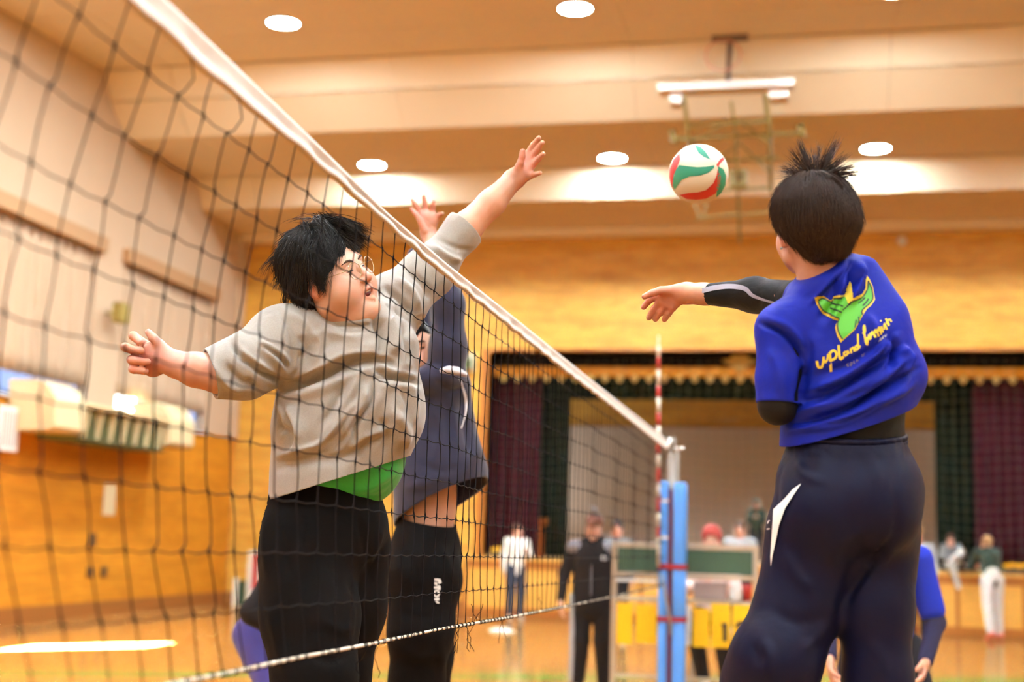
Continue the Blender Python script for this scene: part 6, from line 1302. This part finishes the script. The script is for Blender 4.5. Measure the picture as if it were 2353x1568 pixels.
for px_, py_, lb in ((2322, 1452, 'grey blue shoe on the floor below the stage, left of the pair'), (2340, 1454, 'grey blue shoe on the floor below the stage, right of the pair')):
    q = PZ(px_, py_, 0); o = MB().ball((q[0], q[1], .05), (.06, .14, .05), 10, 8).ball((q[0], q[1]+.06, .08), (.05, .06, .05), 8, 6)
    s2 = S(.02); s2.cap(np.array((q[0], q[1]-.09, .045)), np.array((q[0], q[1]+.09, .05)), .045, .05); s2.ell(np.array((q[0], q[1]+.08, .11)), (.035, .05, .05), sub=True); tag(blob('shoe', s2, *box_of([(q[0], q[1], .06)], .2), .012, M_slip, None), lb, 'shoe', 'shoes below the stage')
bxq = P(2148, 1311, YB+.2); tag(obj('paper_bag', MB().prism([(bxq[0]-.07, YB+.15, ZST), (bxq[0]+.07, YB+.15, ZST), (bxq[0]+.055, YB+.17, ZST+.17), (bxq[0]-.055, YB+.17, ZST+.17)], (0, .1, 0)), K_lgrey, bevel=.008), 'small pale blue grey bag on the stage edge beside the seated person', 'bag')

# ------------------------------------------------------------------ wall things
# exit sign box by the stage
Ysn = YB-.16; a, b_ = P(1040, 812, Ysn), P(1086, 851, Ysn)
ex = thing('exit_sign', 'green and white lit sign box on the brick wall left of the stage', 'sign', ((a[0]+b_[0])/2, YB, b_[2]))
M_sgreen = mat('dull green sign face', srgb(92, 110, 66), 0.5); M_spale = mat('pale sign face', srgb(196, 200, 176), 0.5)
zm = (a[2]+b_[2])/2+.06
obj('housing', MB().box((a[0], Ysn, b_[2]), (b_[0], YB-.004, a[2])), M_spale, ex, bevel=.01); obj('face', MB().box((a[0]+.02, Ysn-.012, b_[2]+.02), (b_[0]-.02, Ysn-.001, zm)), M_sgreen, ex)
obj('lamp', MB().ball(((a[0]+b_[0])/2-.04, Ysn+.05, a[2]+.03), (.06, .05, .06), 10, 8), M_sgreen, ex, True)
wq = P(2073, 553, YB-.05); tag(obj('sensor', MB().lathe((wq[0], YB-.06, wq[2]), [(.03, -.04), (.08, -.02), (.085, .055)], 14, 'Y'), M_white, None, True), 'small round white sensor high on the brick wall right of the stage', 'sensor')
def on_left(px, py, d=0.0): return PX(px, py, XL+d)
# speaker and sign on the side wall
a, b_ = on_left(0, 930, .2), on_left(40, 1040, .2)
sp_ = thing('wall_speaker', 'white upright loudspeaker on the orange brick wall at the left edge', 'speaker', (XL, a[1], b_[2]))
obj('cabinet', MB().box((XL+.004, a[1], b_[2]), (XL+.2, b_[1], a[2])), M_white, sp_, bevel=.01)
for k in range(6): y_ = a[1] + (b_[1]-a[1])*(.18+.13*k); obj('grille_slot', MB().box((XL+.198, y_-.006, b_[2]+.06), (XL+.206, y_+.006, a[2]-.06)), M_dark, sp_)
a, b_ = on_left(240, 1112), on_left(262, 1185)
tag(obj('paper_notice', MB().box((XL+.002, a[1], b_[2]), (XL+.008, b_[1], a[2])), mat('ivory paper', srgb(240, 226, 180), .8)), 'narrow ivory paper notice stuck on the orange side wall', 'notice')
for (x0, y0, x1, y1), lb in (((204, 1226, 218, 1257), 'upper dark switch plate on the orange side wall'), ((199, 1303, 212, 1327), 'lower left dark switch plate on the orange side wall'), ((231, 1302, 244, 1326), 'lower right dark switch plate on the orange side wall')):
    a, b_ = on_left(x0, y0), on_left(x1, y1); t = thing('switch_plate', lb, 'switch', (XL, a[1], b_[2]), 'switch plates on the side wall')
    obj('plate', MB().box((XL+.002, a[1], b_[2]), (XL+.02, b_[1], a[2])), mat('bronze plate', srgb(120, 92, 56), .4, metal=.4), t, bevel=.003); obj('rocker', MB().box((XL+.018, a[1]*.65+b_[1]*.35, b_[2]*.7+a[2]*.3), (XL+.028, a[1]*.35+b_[1]*.65, a[2]*.7+b_[2]*.3)), M_dark, t)
# wall heater: cream end casings with a slatted grille between
hx = XL + .75
A0 = PX(105, 945, hx); A1 = PX(200, 945, hx); G1 = PX(392, 980, hx); E1 = PX(447, 985, hx)
he = thing('wall_heater', 'long cream unit heater with a slatted grille hung on the side wall below the windows', 'heater', (XL, (A0[1]+E1[1])/2, 3.0))
zt_ = PX(170, 880, hx)[2]; zb_ = PX(190, 1000, hx)[2]
def casing(y0, y1, z0, z1):
    m = MB(); pr = [(XL+.02, z0), (hx-.06, z0), (hx, z0+.06), (hx, z1-.28), (hx-.10, z1-.10), (hx-.28, z1), (XL+.02, z1)]
    return m.prism([(x, y0, z) for x, z in pr], (0, y1-y0, 0))
ya_ = PX(150, 945, hx)[1]
obj('end_casing', casing(ya_-.25, PX(198, 945, hx)[1], zb_, zt_), M_cream, he, bevel=.015); obj('end_casing', casing(PX(392, 980, hx)[1], E1[1], PX(420, 1030, hx)[2], PX(420, 930, hx)[2]), M_cream, he, bevel=.015)
gz1, gz0 = PX(300, 945, hx)[2], PX(300, 1022, hx)[2]; gy0, gy1 = PX(198, 945, hx)[1], PX(392, 980, hx)[1]
M_grl = mat('dull green grille', srgb(58, 66, 34), .6); obj('grille_back', MB().box((XL+.02, gy0, gz0), (hx-.14, gy1, gz1-.06)), M_grl, he)
obj('top_lip', MB().box((XL+.02, gy0, gz1-.06), (hx, gy1, gz1)), M_cream, he, bevel=.008); obj('bottom_lip', MB().box((XL+.02, gy0, gz0-.03), (hx-.08, gy1, gz0)), M_grl, he)
for k in range(7):
    y_ = gy0 + (gy1-gy0)*(k+.5)/7; obj('slat', MB().prism([(hx-.14, y_-.014, gz0), (hx-.10, y_-.014, gz0), (hx-.03, y_-.014, gz1-.06), (hx-.14, y_-.014, gz1-.06)], (0, .028, 0)), M_cream, he)
# fitting by the curtains
q = on_left(268, 720, .18); cf = thing('wall_bracket_lamp', 'small olive green fitting on the wall pier between the curtains', 'wall fitting', (XL, q[1], q[2]))
M_ol = mat('olive enamel', srgb(150, 136, 70), .5); obj('arm', MB().tube([(XL+.002, q[1], q[2]), (XL+.2, q[1], q[2])], .025, 8), M_ol, cf); obj('head', MB().box((XL+.16, q[1]-.13, q[2]-.16), (XL+.34, q[1]+.13, q[2]+.16)), M_ol, cf, bevel=.03)
# folded sign boards by the far corner
q0 = PZ(548, 1398, 0); Yb_ = q0[1]; M_dg = mat('dark green board', srgb(30, 64, 44), .5)
s1 = thing('folding_board', 'low white framed board with dark green face on the floor in the corner', 'board', (q0[0], Yb_, 0)); xa, xb = P(534, 1360, Yb_)[0], P(562, 1360, Yb_)[0]; zt_ = P(548, 1330, Yb_)[2]
obj('frame', MB().box((xa, Yb_, 0), (xa+(xb-xa)*.42, Yb_+.06, zt_)), M_white, s1, bevel=.01); obj('panel', MB().box((xa+(xb-xa)*.42, Yb_+.0, .03), (xb, Yb_+.04, zt_-.03)), M_dg, s1)
xa, xb = P(566, 1360, Yb_+.3)[0], P(596, 1360, Yb_+.3)[0]; zt_ = P(578, 1266, Yb_+.3)[2]
s1 = thing('padded_stand', 'tall white stand with a red stripe on the floor in the corner', 'stand', ((xa+xb)/2, Yb_+.3, 0))
obj('body', MB().box((xa, Yb_+.28, .0), (xb, Yb_+.40, zt_)), M_white, s1, bevel=.012); obj('stripe', MB().box((xa+(xb-xa)*.42, Yb_+.27, .3), (xa+(xb-xa)*.86, Yb_+.282, zt_-.06)), M_red, s1); obj('foot', MB().box((xa-.08, Yb_+.22, 0), (xb+.08, Yb_+.46, .04)), M_white, s1, bevel=.008)

# ------------------------------------------------------------------ ceiling hung basketball goal, folded up
bg_ = thing('basketball_goal', 'folded basketball goal hanging from the ceiling on an olive steel frame', 'basketball goal', (0, 0, 0))
Yg = 17.2; M_olv = mat('olive green steel', srgb(150, 140, 84), .5, noise=.1, nscale=6); M_dsteel = mat('dark steel rod', srgb(92, 74, 62), .5); M_bb = mat('white backboard', srgb(240, 232, 220), .4); M_rim = mat('faded orange rim', srgb(222, 160, 130), .5)
a, b_ = P(1512, 205, Yg), P(1826, 182, Yg)
bg_.location = ((a[0]+b_[0])/2, Yg, a[2])
zb_ = (a[2]+b_[2])/2
def plank(q0, q1, dep, th): return MB().prism([(q0[0], Yg, q0[2]-th/2), (q1[0], Yg, q1[2]-th/2), (q1[0], Yg, q1[2]+th/2), (q0[0], Yg, q0[2]+th/2)], (0, dep, 0))
a2 = np.array((a[0], Yg, zb_)); b2 = np.array((b_[0], Yg, zb_))
obj('backboard', plank(a2, b2, .30, .10), M_bb, bg_, bevel=.01)
for q0_, q1_ in (((1545, 228), (1572, 226)), ((1768, 216), (1812, 214))): obj('edge_pad', MB().box((P(*q0_, Yg+.5)[0], Yg+.1, P(*q0_, Yg+.3)[2]-.12), (P(*q1_, Yg+.5)[0], Yg+.4, zb_-.05)), M_bb, bg_, bevel=.01)
rc = P(1662, 130, Yg+.2); n = 24; rm = MB().tube([(rc[0]+.24*math.cos(2*PI*k/n), Yg+.15, rc[2]+.22*math.sin(2*PI*k/n)) for k in range(n+1)], .012, 6); obj('rim', rm, M_rim, bg_, True)
zt_ = np.interp(Yg+.4, [c[0] for c in chain], [c[1] for c in chain])+.02
obj('hanger_rod', MB().tube([(P(1678, 60, Yg+.4)[0], Yg+.4, zt_), (P(1672, 165, Yg+.4)[0], Yg+.4, zb_+.03)], .035, 8), M_dsteel, bg_); obj('ceiling_plate', MB().box((P(1678, 60, Yg+.4)[0]-.25, Yg+.25, zt_-.06), (P(1678, 60, Yg+.4)[0]+.25, Yg+.55, zt_-.01)), M_dsteel, bg_)
def pipe(L, r=.032, m=M_olv, nm='frame_tube'): obj(nm, MB().tube([P(x, y, Yg+d) for x, y, d in L], r, 8), m, bg_, True)
pipe([(1572, 225, .5), (1584, 330, 1.4), (1590, 400, 2.2)]); pipe([(1758, 215, .5), (1768, 300, 1.4), (1772, 440, 2.2)]); pipe([(1680, 235, .6), (1690, 300, 1.4), (1700, 560, 2.6)], .022)
pipe([(1578, 290, 1.0), (1770, 278, 1.0)], .022); pipe([(1545, 320, 1.5), (1850, 305, 1.5)], .028); pipe([(1590, 372, 2.0), (1790, 362, 2.0)], .026); pipe([(1600, 440, 2.3), (1772, 432, 2.3)], .026); pipe([(1600, 500, 2.5), (1770, 488, 2.5)], .018); pipe([(1545, 300, 1.5), (1550, 330, 1.5)], .05); pipe([(1838, 285, 1.5), (1845, 315, 1.5)], .05); pipe([(1596, 470, 2.4), (1610, 505, 2.5), (1625, 470, 2.4)], .02)
pipe([(1584, 330, 1.4), (1690, 270, 1.4), (1768, 330, 1.4)], .018); pipe([(1590, 400, 2.2), (1700, 330, 1.8), (1772, 400, 2.2)], .018)
mq = P(1697, 412, Yg+2.2); obj('winch_box', MB().cbox(mq, (.26, .2, .26)), M_olv, bg_, bevel=.02); obj('winch_cover', MB().cbox((mq[0], mq[1]-.11, mq[2]), (.12, .03, .10)), M_dark, bg_, bevel=.01)
for px_, d in ((1590, 2.2), (1772, 2.2)):
    q = P(px_, 400, Yg+d); zc_ = np.interp(q[1], [c[0] for c in chain], [c[1] for c in chain]); obj('hanger_tube', MB().tube([q, (q[0], q[1], zc_)], .02, 8), M_olv, bg_)
